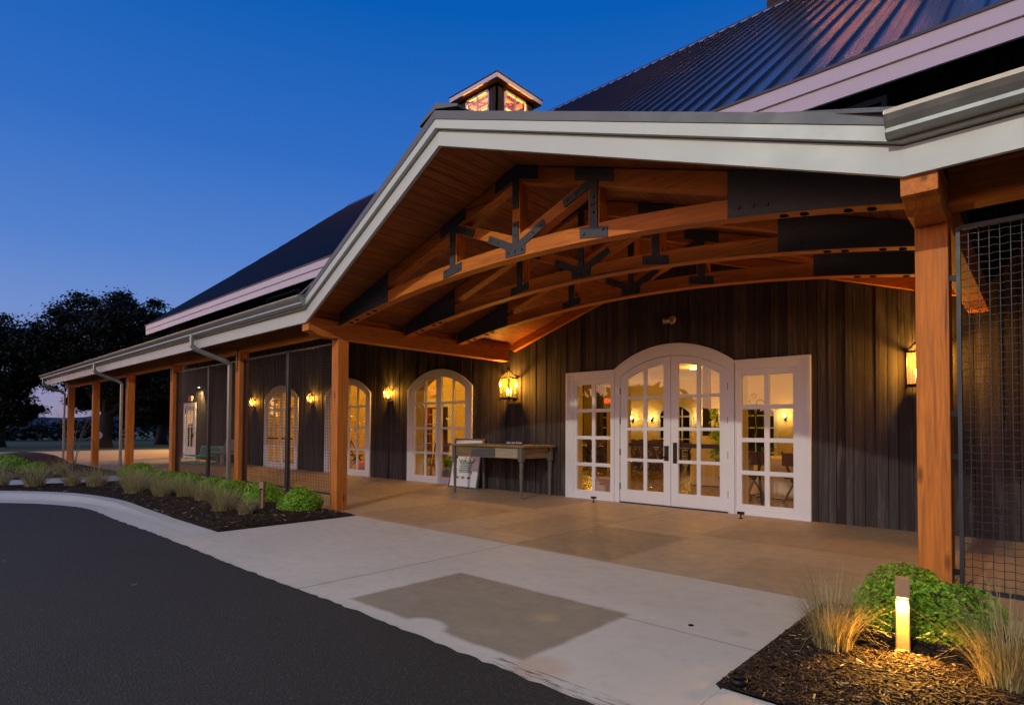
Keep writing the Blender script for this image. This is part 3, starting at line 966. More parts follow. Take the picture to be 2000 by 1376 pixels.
def make_truss(y0):
    root = bpy.data.objects.new("truss", None); COL.objects.link(root); root.parent = barn
    y1 = y0 + .15; n = 28
    c = MB(); up = [(XC - 3.85 + 7.7 * i / n, chord_z(-3.85 + 7.7 * i / n) + .17) for i in range(n + 1)]
    lo = [(p[0], p[1] - .17) for p in up]
    c.ring(up, lo, y0, y1, rng.random()); c.build("chord", m_beam_x, root, bevel=.004)
    for s in (-1, 1):
        r_ = MB(); P = lambda dx, dz: (XC + s * dx, ceil_z(dx) - dz)
        r_.prism([P(.0, .012), P(3.9, .012), P(3.9, .20), P(.0, .20)], 1, y0 + .002, y1 - .002, rng.random()); r_.build("rafter", m_beam_x, root, bevel=.004)
        w_ = MB(); w_.box(XC + s * 1.105 - .07, XC + s * 1.105 + .07, y0 + .004, y1 - .004, chord_z(1.1) + .165, ceil_z(1.1) - .17, rng.random())
        w_.build("web_post", m_post, root, bevel=.004)
        d_ = MB(); d_.bar((XC + s * .06, (y0 + y1) / 2, chord_z(0) + .20), (XC + s * 1.03, (y0 + y1) / 2, ceil_z(1.1) - .16), .13, .135, c=rng.random())
        d_.build("diagonal_brace", m_beam_x, root, bevel=.004)
        # heavy steel shoe closing the end of the truss, front and back
        for (ya, yb) in ((y0 - .010, y0 - .001), (y1 + .001, y1 + .010)):
            pl = MB(); q = []
            for i in range(7):
                dx = 2.525 + (3.84 - 2.525) * i / 6; q.append((XC + s * dx, chord_z(dx) + .004))
            q += [(XC + s * 3.84, ceil_z(3.84) - .012), (XC + s * 2.525, ceil_z(2.525) - .012)]
            pl.prism(q, 1, ya, yb)
            for bx in (2.62, 2.74, 2.86):
                pl.tube([(XC + s * bx, ya - .012, chord_z(bx) + .085), (XC + s * bx, yb + .002, chord_z(bx) + .085)], .018, 8)
            pl.build("end_plate", m_steel, root)
        for bx in (2.98, 3.14, 3.46, 3.62):
            hb = MB(); hb.tube([(XC + s * bx, (y0 + y1) / 2, chord_z(bx) - .004), (XC + s * bx, (y0 + y1) / 2, chord_z(bx) + .02)], .042, 12)
            hb.build("bolt_recess_shade", m_void, root)  # solid plugs; the shade inside a recess is put into their colour
    k_ = MB(); k_.box(XC - .062, XC + .062, y0 + .006, y1 - .006, chord_z(0) + .165, ceil_z(0) - .17, rng.random()); k_.build("king_post", m_post, root, bevel=.004)

    def plate(polys, bolts):
        pl = MB(); ya, yb = y0 - .011, y0 - .001
        for i, q in enumerate(polys): pl.prism(q, 1, ya - .001 * i, yb)
        for (bx, bz) in bolts:
            pl.tube([(bx, ya - .016, bz), (bx, ya, bz)], [.012, .016], 8)
        pl.build("steel_plate", m_steel, root)

    def strip(p, q, w):
        p, q = Vector((p[0], p[1])), Vector((q[0], q[1])); d = (q - p).normalized(); n_ = Vector((-d.y, d.x)) * w / 2
        return [tuple(p + n_), tuple(q + n_), tuple(q - n_), tuple(p - n_)]
    # foot plate: block on the chord, upright strap, two slanted straps
    cz = chord_z(0); S0 = (XC, cz + .12)
    pol = [[(XC - .155, cz + .02), (XC + .155, cz + .02), (XC + .155, cz + .15), (XC - .155, cz + .15)], strip((XC, cz + .1), (XC, cz + .42), .09)]
    bo = [(XC - .11, cz + .07), (XC, cz + .07), (XC + .11, cz + .07), (XC, cz + .26), (XC, cz + .38)]
    for s in (-1, 1):
        a = Vector((XC + s * .06, cz + .13)); b = Vector((XC + s * 1.03, ceil_z(1.1) - .16)); d = (b - a).normalized()
        pol.append(strip(a, a + d * .42, .09)); bo += [tuple(a + d * .24), tuple(a + d * .37)]
    plate(pol, bo)
    # apex plate
    az = ceil_z(0)
    pol = [strip((XC, az - .14), (XC, az - .52), .09)]
    for s in (-1, 1): pol.append([(XC, az - .02), (XC + s * .33, ceil_z(.33) - .02), (XC + s * .33, ceil_z(.33) - .155), (XC, az - .155)])
    plate(pol, [(XC, az - .35), (XC, az - .46), (XC - .25, ceil_z(.25) - .08), (XC + .25, ceil_z(.25) - .08)])
    for s in (-1, 1):
        x = XC + s * 1.105; cz1 = chord_z(1.105); t1 = ceil_z(1.105)
        sl = -s * CS
        pol = [[(x - .175, cz1 + .02 + .03 * s * 1), (x + .175, cz1 + .02 - .03 * s), (x + .175, cz1 + .13 - .03 * s), (x - .175, cz1 + .13 + .03 * s)], strip((x, cz1 + .1), (x, cz1 + .36), .10)]
        plate(pol, [(x - .12, cz1 + .08), (x + .12, cz1 + .08), (x, cz1 + .29)])
        pol = [[(x - .24, t1 - .24 * sl - .02), (x + .24, t1 + .24 * sl - .02), (x + .24, t1 + .24 * sl - .15), (x - .24, t1 - .24 * sl - .15)], strip((x, t1 - .12), (x, t1 - .40), .10)]
        a = Vector((x - s * .02, t1 - .15)); b = Vector((XC + s * .06, chord_z(0) + .2)); d = (b - a).normalized()
        pol.append(strip(a, a + d * .40, .09))
        plate(pol, [(x - .17, t1 - .17 * sl - .085), (x + .17, t1 + .17 * sl - .085), (x, t1 - .32), tuple(a + d * .22), tuple(a + d * .34)])


for y in (-4.352, -3.042, -1.774):
    make_truss(y)
rw = MB()
for s in (-1, 1):
    rw.prism([(XC + s * 0, ceil_z(0) - .012), (XC + s * 3.9, ceil_z(3.9) - .012), (XC + s * 3.9, ceil_z(3.9) - .17), (XC + s * 0, ceil_z(0) - .17)], 1, -.14, -.04)
rw.build("wall_rafter", m_beam_x, barn, bevel=.004)


# ---- downspouts
for px in (POSTX[1], POSTX[3], POSTX[5]):
    d = MB(); x = px - .065
    pts = [(x - .42, -5.03, 3.24), (x - .42, -5.03, 3.02), (x - .36, -4.98, 2.95), (x - .03, -4.50, 2.72), (x, -4.43, 2.64), (x, -4.43, .02)]
    for p, q in zip(pts[:-1], pts[1:]):
        dd = (Vector(q) - Vector(p)).normalized() * .02
        d.bar(Vector(p) - dd, Vector(q) + dd, .085, .065, up=(0, 1, .01))
    d.build("downspout", m_gutter, barn, bevel=.006)

# ---- french windows
def leaf(mb, pane, x0, x1, zb, atop, yb, yf, stl, str_, brail, trail, rows, mw=.06, mh=.055):
    """one glazed leaf: atop(x) is the top edge; rows = z of the muntin centres"""
    n = 10
    X = [x0 + (x1 - x0) * i / n for i in range(n + 1)]
    g0, g1 = x0 + stl, x1 - str_; gm = (g0 + g1) / 2
    seg = lambda a, b, k=6: [a + (b - a) * i / k for i in range(k + 1)]

    def pol(a, b, lo, hi, y0, y1):
        xs_ = seg(a, b)
        mb.prism([(x, lo(x)) for x in xs_] + [(x, hi(x)) for x in reversed(xs_)], 1, y0, y1)
    pol(x0, g0, lambda x: zb, atop, yf, yb)
    pol(g1, x1, lambda x: zb, atop, yf, yb)
    pol(g0, g1, lambda x: zb, lambda x: zb + brail, yf + .001, yb - .001)
    pol(g0, g1, lambda x: atop(x) - trail, lambda x: atop(x) - .001, yf + .001, yb - .001)
    pol(gm - mw / 2, gm + mw / 2, lambda x: zb + brail - .01, lambda x: atop(x) - trail + .01, yf + .008, yb - .008)
    for z in rows:
        mb.box(g0 - .01, g1 + .01, yf + .010, yb - .010, z - mh / 2, z + mh / 2)
    xs_ = seg(g0 - .015, g1 + .015)
    ym = (yb + yf) / 2
    pane.prism([(x, zb + brail - .015) for x in xs_] + [(x, atop(x) - trail + .015) for x in reversed(xs_)], 1, ym - .003, ym + .003)
    return g0, g1


def casing(mb, xc, hw, spr, rise, cw, y0, y1):
    o = arch_path(xc, hw, 0.0, spr, rise); i = arch_path(xc, hw - cw, 0.0, spr - .02, rise - .075)
    mb.ring(o, i, y0, y1)
    # thin raised bead round the outside edge
    o2 = arch_path(xc, hw + .012, 0.0, spr, rise + .012); i2 = arch_path(xc, hw - .03, 0.0, spr, rise - .03)
    mb.ring(o2, i2, y0 - .014, y0 + .001)


WROWS = [.745, 1.36, 1.98]
for ci, c in enumerate(WINS):
    m_ = MB(); casing(m_, c, HW, SPR, RISE, .165, -.062, -.0)
    m_.box(c - HW + .02, c + HW - .02, -.058, -.004, .0, .075)
    win = m_.build("french_window", m_white, barn, bevel=.004)
    jb = MB(); o = arch_path(c, HW - .03, 0, SPR, RISE - .03); i = arch_path(c, HW - .16, 0, SPR - .02, RISE - .075)
    jb.ring(o, i, .001, .34); jb.build("jamb", m_cream, win)
    ip = arch_fn(c, HW - .165, SPR - .02, RISE - .075)
    for s in (-1, 1):
        lf = MB(); pn = MB()
        a, b = (c - HW + .168, c - .004) if s < 0 else (c + .004, c + HW - .168)
        leaf(lf, pn, a, b, .078, lambda x: ip(x) - .004, .01, -.045, .085 if s < 0 else .095, .095 if s < 0 else .085, .09, .085, WROWS)
        L_ = lf.build("sash", m_white, win, bevel=.003); pn.build("pane", m_glass, L_)
    if ci == 2:
        pb = MB()
        for s in (-1, 1): pb.tube([(c + s * .14, -.075, 1.0), (c + s * .86, -.075, 1.0)], .028, 8)
        pb.build("push_bar", m_bronze, win)

# ---- entrance: two arched leaves between sidelights
m_ = MB()
of_ = arch_fn(0, 1.127, 2.451, .379)
XS = [-1.127 + 2.254 * i / 26 for i in range(27)]
outer = [(-1.127, 0.0), (-1.127, 2.30)] + [(x, of_(x)) for x in XS] + [(1.127, 2.30), (1.127, 0.0)]
if_ = arch_fn(0, 1.020, 2.315, .320)
XI = [-1.020 + 2.04 * i / 26 for i in range(27)]
innr = [(-1.020, 0.0), (-1.020, 2.2)] + [(x, if_(x)) for x in XI] + [(1.020, 2.2), (1.020, 0.0)]
m_.ring(outer, innr, -.075, .0)
for s in (-1, 1):
    a, b = sorted((s * 1.128, s * 2.253))
    m_.ring([(a, 0), (b, 0), (b, 2.451), (a, 2.451)], [(a + (.02 if s > 0 else .165), .10), (b - (.165 if s > 0 else .02), .10), (b - (.165 if s > 0 else .02), 2.30), (a + (.02 if s > 0 else .165), 2.30)], -.066, .0, closed=True)
    m_.ring([(a, -.0), (b, -.0), (b + .012, 2.463), (a, 2.463)] if s > 0 else [(a - .012, 0), (b, 0), (b, 2.463), (a - .012, 2.463)],
            [(a, .02), (b - .03, .02), (b - .03, 2.42), (a, 2.42)] if s > 0 else [(a + .03, .02), (b, .02), (b, 2.42), (a + .03, 2.42)], -.080, -.067, closed=True)
ring2 = [(x, of_(x) + .012) for x in XS]
m_.ring(ring2, [(x, of_(x) - .03) for x in XS], -.090, -.074)
ent = m_.build("entry_surround", m_white, barn, bevel=.004)
jb = MB(); jb.ring([(-1.10, 0), (-1.10, 2.4)] + [(x * 1.07, if_(x) + .05) for x in XI] + [(1.10, 2.4), (1.10, 0)], [(-1.022, 0), (-1.022, 2.2)] + [(x, if_(x) + .002) for x in XI] + [(1.022, 2.2), (1.022, 0)], .001, .34)
for s in (-1, 1):
    a, b = sorted((s * 1.13, s * 2.21)); jb.ring([(a, 0), (b, 0), (b, 2.40), (a, 2.40)], [(a + .06, .07), (b - .06, .07), (b - .06, 2.33), (a + .06, 2.33)], .001, .34, closed=True)
jb.build("jamb", m_cream, ent)
for s in (-1, 1):
    lf = MB(); pn = MB(); a, b = (1.148, 2.088) if s > 0 else (-2.088, -1.148)
    leaf(lf, pn, a, b, .10, lambda x: 2.30, .01, -.05, .083, .083, .065, .09, [.665, 1.183, 1.705], .075, .068)
    L_ = lf.build("sidelight", m_white, barn, bevel=.003); pn.build("pane", m_glass, L_)
for s in (-1, 1):
    lf = MB(); pn = MB(); a, b = (-1.014, -.004) if s < 0 else (.004, 1.014)
    leaf(lf, pn, a, b, .02, lambda x: if_(x) - .008, .005, -.045, .145 if s < 0 else .135, .135 if s < 0 else .145, .225, .125, [.79, 1.353, 1.918], .070, .055)
    L_ = lf.build("entry_door", m_white, barn, bevel=.003); pn.build("pane", m_glass, L_)
    for z in (.30, .93, 1.50, 2.05):
        hg = MB(); hg.tube([(s * 1.017, -.055, z - .055), (s * 1.017, -.055, z + .055)], .012, 8); hg.build("hinge", m_bronze, L_)
    pb = MB(); pb.box(a + (.1 if s < 0 else .1), b - .1, .03, .07, 1.03, 1.10); pb.build("push_bar", m_bronze, L_)
    hd = MB()
    if s < 0:
        hd.box(-.118, -.038, -.062, -.046, .80, 1.06); hd.tube([(-.078, -.06, .865), (-.078, -.11, .865), (-.17, -.115, .865)], .011, 8); hd.tube([(-.078, -.07, .97), (-.078, -.05, .97)], .02, 12)
    else:
        hd.box(.045, .12, -.058, -.046, .76, 1.12)
    hd.build("handle", m_bronze, L_, bevel=.004)
th = MB(); th.box(-1.02, 1.02, -.07, .30, -.005, .016); th.build("threshold", m_bronze, barn)

# ---- plain white door at the far end
m_ = MB(); m_.ring([(-23.78, 0), (-23.78, 2.45), (-22.33, 2.45), (-22.33, 0)], [(-23.60, 0), (-23.60, 2.27), (-22.51, 2.27), (-22.51, 0)], -.06, 0)
fd = m_.build("side_door", m_white, barn, bevel=.004)
lf = MB(); pn = MB(); leaf(lf, pn, -23.59, -22.52, .02, lambda x: 2.26, .0, -.035, .2, .2, .5, .16, [1.4])
lf.build("door_leaf", m_white, fd); pn.build("pane", m_glass, fd)
hd = MB(); hd.box(-22.66, -22.60, -.06, -.03, .93, 1.12); hd.tube([(-22.63, -.05, 1.0), (-22.63, -.10, 1.0), (-22.74, -.10, 1.0)], .012, 6); hd.build("handle", m_bronze, fd)

# ---- cupolas on the main ridge
def cupola(cx, cyy, hw, zb, ze, ov, lit, nwin):
    root = bpy.data.objects.new("cupola", None); COL.objects.link(root); root.parent = barn
    wl_ = MB(); wz0, wz1 = ze - 1.95, ze - .12
    faces = [((1, 0), (0, -1)), ((0, 1), (1, 0)), ((1, 0), (0, 1)), ((0, 1), (-1, 0))]
    for (tx, ty), (nx, ny) in faces:
        def Q(t, d, z): return (cx + tx * t + nx * (hw + d), cyy + ty * t + ny * (hw + d), z)

        def slab(mb, t0, t1, d0, d1, z0, z1, c=.5):
            mb.hexa([Q(t0, d0, z0), Q(t1, d0, z0), Q(t1, d1, z0), Q(t0, d1, z0)], [Q(t0, d0, z1), Q(t1, d0, z1), Q(t1, d1, z1), Q(t0, d1, z1)], c)
        pw = hw * .37
        ww = (2 * hw - 2 * pw) / nwin
        k = 7
        for sgn in (-1, 1):
            for i in range(3):
                t0 = sgn * (hw - pw * i / 3); t1 = sgn * (hw - pw * (i + 1) / 3)
                slab(wl_, t0, t1, -.08, .0, wz0, ze, rng.random())
        nb = 14
        for i in range(nb):
            t0 = -hw + 2 * hw * i / nb; slab(wl_, t0 + .004, t0 + 2 * hw / nb - .004, -.08, .0, zb, wz0, rng.random())
            slab(wl_, t0, t0 + 2 * hw / nb, -.08, .0, wz1, ze, rng.random())
        for j in range(nwin):
            a = -hw + pw + ww * j; b = a + ww; fr = MB(); gl = MB()
            for (t0, t1, z0, z1) in ((a, a + .11, wz0, wz1), (b - .11, b, wz0, wz1), (a, b, wz0, wz0 + .11), (a, b, wz1 - .11, wz1), ((a + b) / 2 - .03, (a + b) / 2 + .03, wz0, wz1), (a, b, (wz0 + wz1) / 2 - .03, (wz0 + wz1) / 2 + .03)):
                slab(fr, t0, t1, -.03, .05, z0, z1)
            slab(gl, a + .1, b - .1, .0, .012, wz0 + .1, wz1 - .1)
            F_ = fr.build("window", m_white, root); gl.build("pane", m_lglass, F_)
    wl_.build("cupola_wall", m_boards_side, root)
    r_ = MB(); e = hw + ov
    rt = ze + e * .42
    r_.add([(cx - e - .06, cyy - e - .06, ze + .27), (cx + e + .06, cyy - e - .06, ze + .27), (cx + e + .06, cyy + e + .06, ze + .27), (cx - e - .06, cyy + e + .06, ze + .27), (cx, cyy, rt + .3),
            (cx - e, cyy - e, ze + .22), (cx + e, cyy - e, ze + .22), (cx + e, cyy + e, ze + .22), (cx - e, cyy + e, ze + .22), (cx, cyy, rt + .24)],
           [(0, 1, 4), (1, 2, 4), (2, 3, 4), (3, 0, 4), (6, 5, 9), (7, 6, 9), (8, 7, 9), (5, 8, 9), (0, 5, 6, 1), (1, 6, 7, 2), (2, 7, 8, 3), (3, 8, 5, 0)])
    r_.build("cupola_roof", m_drip, root)
    f_ = MB()
    for s in (-1, 1):
        f_.box(cx - e, cx + e, cyy + s * e - .02, cyy + s * e + .02, ze, ze + .215); f_.box(cx + s * e - .02, cx + s * e + .02, cyy - e + .021, cyy + e - .021, ze, ze + .215)
    f_.build("cupola_fascia", m_white, root)  # whiter than the trim paint; the missing light is put into the colour
    s_ = MB(); s_.ring([(cx - e, 0), (cx + e, 0), (cx + e, 1), (cx - e, 1)], [(cx - hw, 0), (cx + hw, 0), (cx + hw, 1), (cx - hw, 1)], 0, 1, closed=True)
    s_ = MB()
    for s in (-1, 1):
        s_.box(cx - e + .03, cx + e - .03, min(cyy + s * hw, cyy + s * (e - .03)), max(cyy + s * hw, cyy + s * (e - .03)), ze + .005, ze + .03)
        s_.box(min(cx + s * hw, cx + s * (e - .03)), max(cx + s * hw, cx + s * (e - .03)), cyy - hw, cyy + hw, ze + .005, ze + .03)
    s_.build("cupola_soffit", m_post, root)
    b_ = MB()
    for s in (-1, 1):
        for q in (-1, 1):
            b_.bar((cx + s * hw * .9, cyy + q * hw * .9, ze - .9), (cx, cyy, ze + .35), .12, .16)
        b_.bar((cx - hw * .95, cyy + s * hw * .45, ze - .25), (cx + hw * .95, cyy + s * hw * .45, ze - .25), .12, .14)
        b_.bar((cx + s * hw * .45, cyy - hw * .95, ze - .42), (cx + s * hw * .45, cyy + hw * .95, ze - .42), .12, .14)
    b_.build("cupola_rafter", m_beam_x, root)
    c_ = MB(); c_.box(cx - hw + .1, cx + hw - .1, cyy - hw + .1, cyy + hw - .1, ze + .04, ze + .06); c_.build("cupola_ceiling", m_post, root)
    bl = MB(); bl.lathe([(.02, .16), (.09, .12), (.12, .02), (.09, -.08), (.02, -.12)], 14, (cx, cyy, ze - 1.2)); bl.build("lamp_globe", m_candle, root, smooth=True)
    lamp("cupola_lamp", (cx, cyy, ze - 1.5), lit, (1, .56, .16), .15, root)


cupola(-16.9, 12.9, 1.40, 15.2, 18.93, .36, 1500, 1)
cupola(.10, 15.0, 2.65, 14.8, 20.2, .45, 7500, 2)

# ================================================================== HALL SEEN THROUGH THE GLASS
f_ = MB(); f_.box(-24.8, 13.8, .305, 24.6, -.06, -.002); setting(f_.build("hall_floor", m_hallfloor))
c_ = MB(); c_.box(-24.8, 13.8, .302, 24.6, 4.5, 4.6); c_.build("hall_ceiling", m_cream, barn)
pt = MB(); pt.box(-19, -5.7, 5.0, 5.2, 0, 4.5); pt.box(-5.95, -5.70, 4.2, 4.99, 0, 4.5); pt.box(-19.2, -19.0, .31, 5.2, 0, 4.5); pt.build("partition_wall", m_cream, barn)
for x in (-17.4, -12.4, -7.4, -2.4, 2.6):
    m_ = MB(); o = arch_path(x, 1.2, 0, 2.5, .55); i = arch_path(x, 1.0, 0, 2.45, .45); m_.ring(o, i, 24.52, 24.61)
    for dx in (-.5, 0, .5): m_.box(x + dx - .035, x + dx + .035, 24.53, 24.60, .02, 2.85 - abs(dx) * .3)
    for z in (.1, .8, 1.5, 2.2): m_.box(x - 1, x + 1, 24.535, 24.60, z, z + .07)
    w_ = m_.build("rear_window", m_white, barn)
    g = MB(); g.prism(arch_path(x, 1.01, 0, 2.45, .45), 1, 24.595, 24.612); g.build("pane", m_darkpane, w_)
for x, yy in ((-9.6, 12), (-5.6, 14), (-2.6, 16), (1.6, 12), (-13.5, 16)):
    p = MB(); p.box(x - .13, x + .13, yy - .13, yy + .13, 0, 4.5); p.build("hall_post", m_dark_int, barn, bevel=.006)
for (x, yy) in ((-14.2, 9), (-8, 9), (-2, 8), (3.5, 8), (-14.2, 18), (-8, 18), (-2, 18), (3.5, 18), (-8.6, 2.7), (-12.6, 2.7), (-16.6, 2.7), (-1.4, 2.9), (2.6, 2.9)):  # last two are unseen lamps added to brighten the cloth tables
    k = MB(); k.lathe([(.10, .0), (.24, -.03), (.26, -.10), (.05, -.12)], 20, (x, yy, 4.5)); k.build("ceiling_lamp", m_lampglow, barn, smooth=True)
    lamp("ceiling_light", (x, yy, 4.30), 160 if yy > 5 else (240 if x < -5 else 150), (1, .50, .035), .2, barn)

# interior door under the exit sign
m_ = MB(); x = -12.3
m_.ring([(x - 1.0, 0), (x - 1.0, 2.45), (x + 1.0, 2.45), (x + 1.0, 0)], [(x - .88, 0), (x - .88, 2.33), (x + .88, 2.33), (x + .88, 0)], 4.93, 5.0)
for a, b in ((x - .87, x - .01), (x + .01, x + .87)):
    m_.ring([(a, .01), (b, .01), (b, 2.32), (a, 2.32)], [(a + .13, .25), (b - .13, .25), (b - .13, 2.18), (a + .13, 2.18)], 4.95, 4.995, closed=True)
idr = m_.build("lobby_door", m_white, barn)
g = MB(); g.box(x - .74, x - .14, 4.96, 4.97, .25, 2.18); g.box(x + .14, x + .74, 4.96, 4.97, .25, 2.18); g.build("pane", m_darkpane, idr)


def text_mesh(name, body, size, mat, parent, loc, rot, shear=0.0, ext=.004, align='CENTER'):
    cu = bpy.data.curves.new(name, 'FONT'); cu.body = body; cu.size = size; cu.shear = shear; cu.extrude = ext
    cu.align_x = align; cu.align_y = 'CENTER'
    ob = bpy.data.objects.new(name, cu); COL.objects.link(ob)
    bpy.context.view_layer.update()
    me = bpy.data.meshes.new_from_object(ob.evaluated_get(bpy.context.evaluated_depsgraph_get()))
    bpy.data.objects.remove(ob)
    me.materials.clear(); me.materials.append(mat)
    o = bpy.data.objects.new(name, me); COL.objects.link(o); o.parent = parent; o.location = loc; o.rotation_euler = rot
    return o


def exit_sign(loc, rz, label, lit=True):
    t = thing("exit_sign", label, "exit sign", loc, rz, "lit exit signs above doors")
    b = MB(); b.box(-.19, .19, -.03, .03, -.11, .11); b.build("housing", m_exitbody if lit else m_pinkish, t, bevel=.01)
    text_mesh("lettering", "EXIT", .17, m_exit if lit else m_dullred, t, (0, -.034, 0), (R(90), 0, 0))
    h = MB(); h.box(-.04, .04, .03, .10, -.02, .10); h.build("bracket", m_exitbody, t)


exit_sign((-12.3, 4.89, 2.74), 0, "red exit sign seen through the arched window behind the table")
exit_sign((-5.82, 7.0, 2.30), R(30), "red exit sign seen through the narrow glazing left of the double doors")
p = MB(); p.box(-5.98, -5.64, 7.09, 7.30, 0, 4.5); p.build("hall_post", m_cream, barn)
exit_sign((-22.75, -.13, 2.63), 0, "pale pink exit sign over the white door at the far end of the porch", False)

# step ladder
lad = thing("step_ladder", "red step ladder with pale steps standing inside the arched window behind the table", "ladder", (-9.55, 2.6, 0), R(25))
for s in (-1, 1):
    r_ = MB(); r_.bar((s * .30, -.45, 0), (s * .17, 0, 2.0), .035, .08, up=(0, 1, 0)); r_.build("front_rail", m_red, lad)
    r_ = MB(); r_.bar((s * .30, .45, 0), (s * .17, .03, 1.95), .03, .05, up=(0, 1, 0)); r_.build("rear_rail", m_red, lad)
for i in range(6):
    z = .3 * (i + 1); f = z / 2.0
    r_ = MB(); r_.box(-.30 + .13 * f, .30 - .13 * f, -.45 + .45 * f - .01, -.45 + .45 * f + .07, z - .015, z + .015); r_.build("step", m_alum, lad)
r_ = MB(); r_.box(-.2, .2, -.06, .12, 1.98, 2.04); r_.build("top_cap", m_red, lad)

# round tall table under a floor-length cloth
def cloth_table(x, y, r, h, label, grp):
    t = thing("cloth_table", label, "table", (x, y, 0), 0, grp)
    n = 72; mb = MB(); vs = []
    lv = [(0.0, h), (r * .97, h), (r * 1.0, h - .02), (r * 1.0, h * .7), (r * 1.03, h * .35), (r * 1.07, .015)]
    for li, (rr_, z) in enumerate(lv):
        for k in range(n):
            a = 2 * math.pi * k / n
            w = max(0, li - 2) / 3 * .055 * r * (math.sin(a * 11 + .4) + .5 * math.sin(a * 17 + 1))
            vs.append(((rr_ + w) * math.cos(a), (rr_ + w) * math.sin(a), z))
    fs = [(i * n + k, i * n + (k + 1) % n, (i + 1) * n + (k + 1) % n, (i + 1) * n + k) for i in range(len(lv) - 1) for k in range(n)]
    mb.add(vs, fs); mb.build("tablecloth", m_cloth, t, smooth=True)
    pd = MB(); pd.lathe([(r * .5, 0), (r * .5, .02), (.04, .05), (.04, h - .04), (r * .9, h - .03), (r * .9, h - .01)], 20); pd.build("pedestal", m_dark_int, t)
    return t


cloth_table(-1.30, 4.6, .47, 1.20, "tall round table under a floor-length cream cloth behind the right door leaf", "cloth covered tables in the hall")
cloth_table(.95, 3.3, .70, .80, "wide cloth covered dining table behind the right-hand sidelight", "cloth covered tables in the hall")


def long_table(x, y, L, label):
    t = thing("dining_table", label, "table", (x, y, 0), 0, "long dining tables in the hall")
    m_ = MB(); m_.box(-L / 2, L / 2, -.4, .4, .72, .76); m_.build("tabletop", m_chair, t, bevel=.004)
    for a in (-1, 1):
        for b in (-1, 1):
            l_ = MB(); l_.box(a * (L / 2 - .15) - .03, a * (L / 2 - .15) + .03, b * .3 - .03, b * .3 + .03, 0, .72); l_.build("leg", m_dark_int, t)
    r_ = MB(); r_.box(-L / 2 + .02, L / 2 - .02, -.12, .12, .762, .766); r_.build("runner", m_cloth, t)
    return t


def make_chair(loc, rz, label):
    t = thing("folding_chair", label, "chair", loc, rz, "brown folding chairs in the hall")
    s_ = MB(); s_.box(-.20, .20, -.20, .20, .43, .46); s_.build("seat", m_chair, t, bevel=.005)
    b_ = MB(); b_.box(-.20, .20, .235, .26, .68, .92); b_.build("backrest", m_chair, t, bevel=.005)
    for s in (-1, 1):
        l_ = MB(); l_.bar((s * .205, -.25, 0), (s * .205, .25, .94), .025, .035, up=(0, 1, 0)); l_.build("back_leg", m_chair, t)
        l_ = MB(); l_.bar((s * .175, .25, 0), (s * .175, -.14, .44), .025, .035, up=(0, 1, 0)); l_.build("leg", m_chair, t)
    r_ = MB(); r_.tube([(-.17, .17, .08), (.17, .17, .08)], .01, 6); r_.build("stretcher", m_chair, t)
    return t


LT = [(-6.0, 8.6, 4.4, "long bare dining table nearest the double doors"), (-7.6, 11.0, 4.4, "long bare dining table in the second row of the hall"), (-9.4, 14.0, 4.4, "long bare dining table farthest from the double doors")]
chair0 = None
CH = "brown folding chair in the long rows of tables behind the left door leaf"
for (x, y, L, lab) in LT:
    long_table(x, y, L, lab)
    for i in range(6):
        for s in (-1, 1):
            lx, ly, rz = x - L / 2 + .42 + .71 * i, y + s * .58, (0 if s < 0 else math.pi) + rng.uniform(-.08, .08) + math.pi
            if chair0 is None: chair0 = make_chair((lx, ly, 0), rz, CH)
            else: dup(chair0, (lx, ly, 0), rz, CH)
dup(chair0, (.42, 2.45, 0), math.pi + 1.15, "folding chair angled at the left edge of the right-hand sidelight")
dup(chair0, (1.42, 2.30, 0), math.pi - .35, "folding chair facing the cloth table at the middle of the right-hand sidelight")
dup(chair0, (1.95, 3.1, 0), math.pi / 2 + 3.0, "folding chair at the right side of the cloth dining table")
dup(chair0, (-8.05, 1.6, 0), .6, "dark chair inside the arched window just left of the table's tall sign")
dup(chair0, (-12.6, 1.7, 0), 2.2, "chair in the window half hidden by the corner post")

# glasses and bottles standing on the cloth covered dining table
gv = []
for i in range(14):
    a = 2.399 * i; rr_ = .14 + .033 * i
    t_ = MB(); t_.lathe([(.032, 0), (.032, .004), (.004, .01), (.004, .085), (.03, .11), (.036, .15), (.030, .19)], 12)
    o = t_.build("wine_glass", m_lglass, smooth=True, loc=(.95 + rr_ * math.cos(a), 3.3 + rr_ * math.sin(a), .80))
    tag(o, "stemmed glass standing among others on the cloth table behind the right sidelight", "glass", "wine glasses on the cloth table")
for i in range(16):
    x, y, L, lab = LT[i % 3]
    t_ = MB(); t_.lathe([(.03, 0), (.03, .10), (.026, .11)], 10)
    o = t_.build("candle_cup", m_candle if i % 4 == 0 else m_lglass, smooth=True, loc=(x - 1.9 + .75 * (i // 3), y + .2 * (-1) ** i, .766))
    tag(o, "small glass candle cup on the long tables behind the left door leaf", "candle", "candle cups on the long tables")

# wrought iron easel behind the right sidelight
es = thing("scroll_easel", "black wrought iron scroll easel standing behind the right-hand sidelight", "easel", (1.04, 1.0, 0))
e_ = MB()
e_.tube([(-.20, -.15, 0), (-.03, 0, 1.75)], .010, 6); e_.tube([(.20, -.15, 0), (.03, 0, 1.75)], .010, 6); e_.tube([(0, .35, 0), (0, .02, 1.7)], .010, 6)
e_.tube([(-.26, -.09, .75), (.26, -.09, .75)], .009, 6); e_.tube([(-.22, -.02, 1.62), (.22, -.02, 1.62)], .007, 6)
e_.build("frame", m_black, es, smooth=True)
e_ = MB()


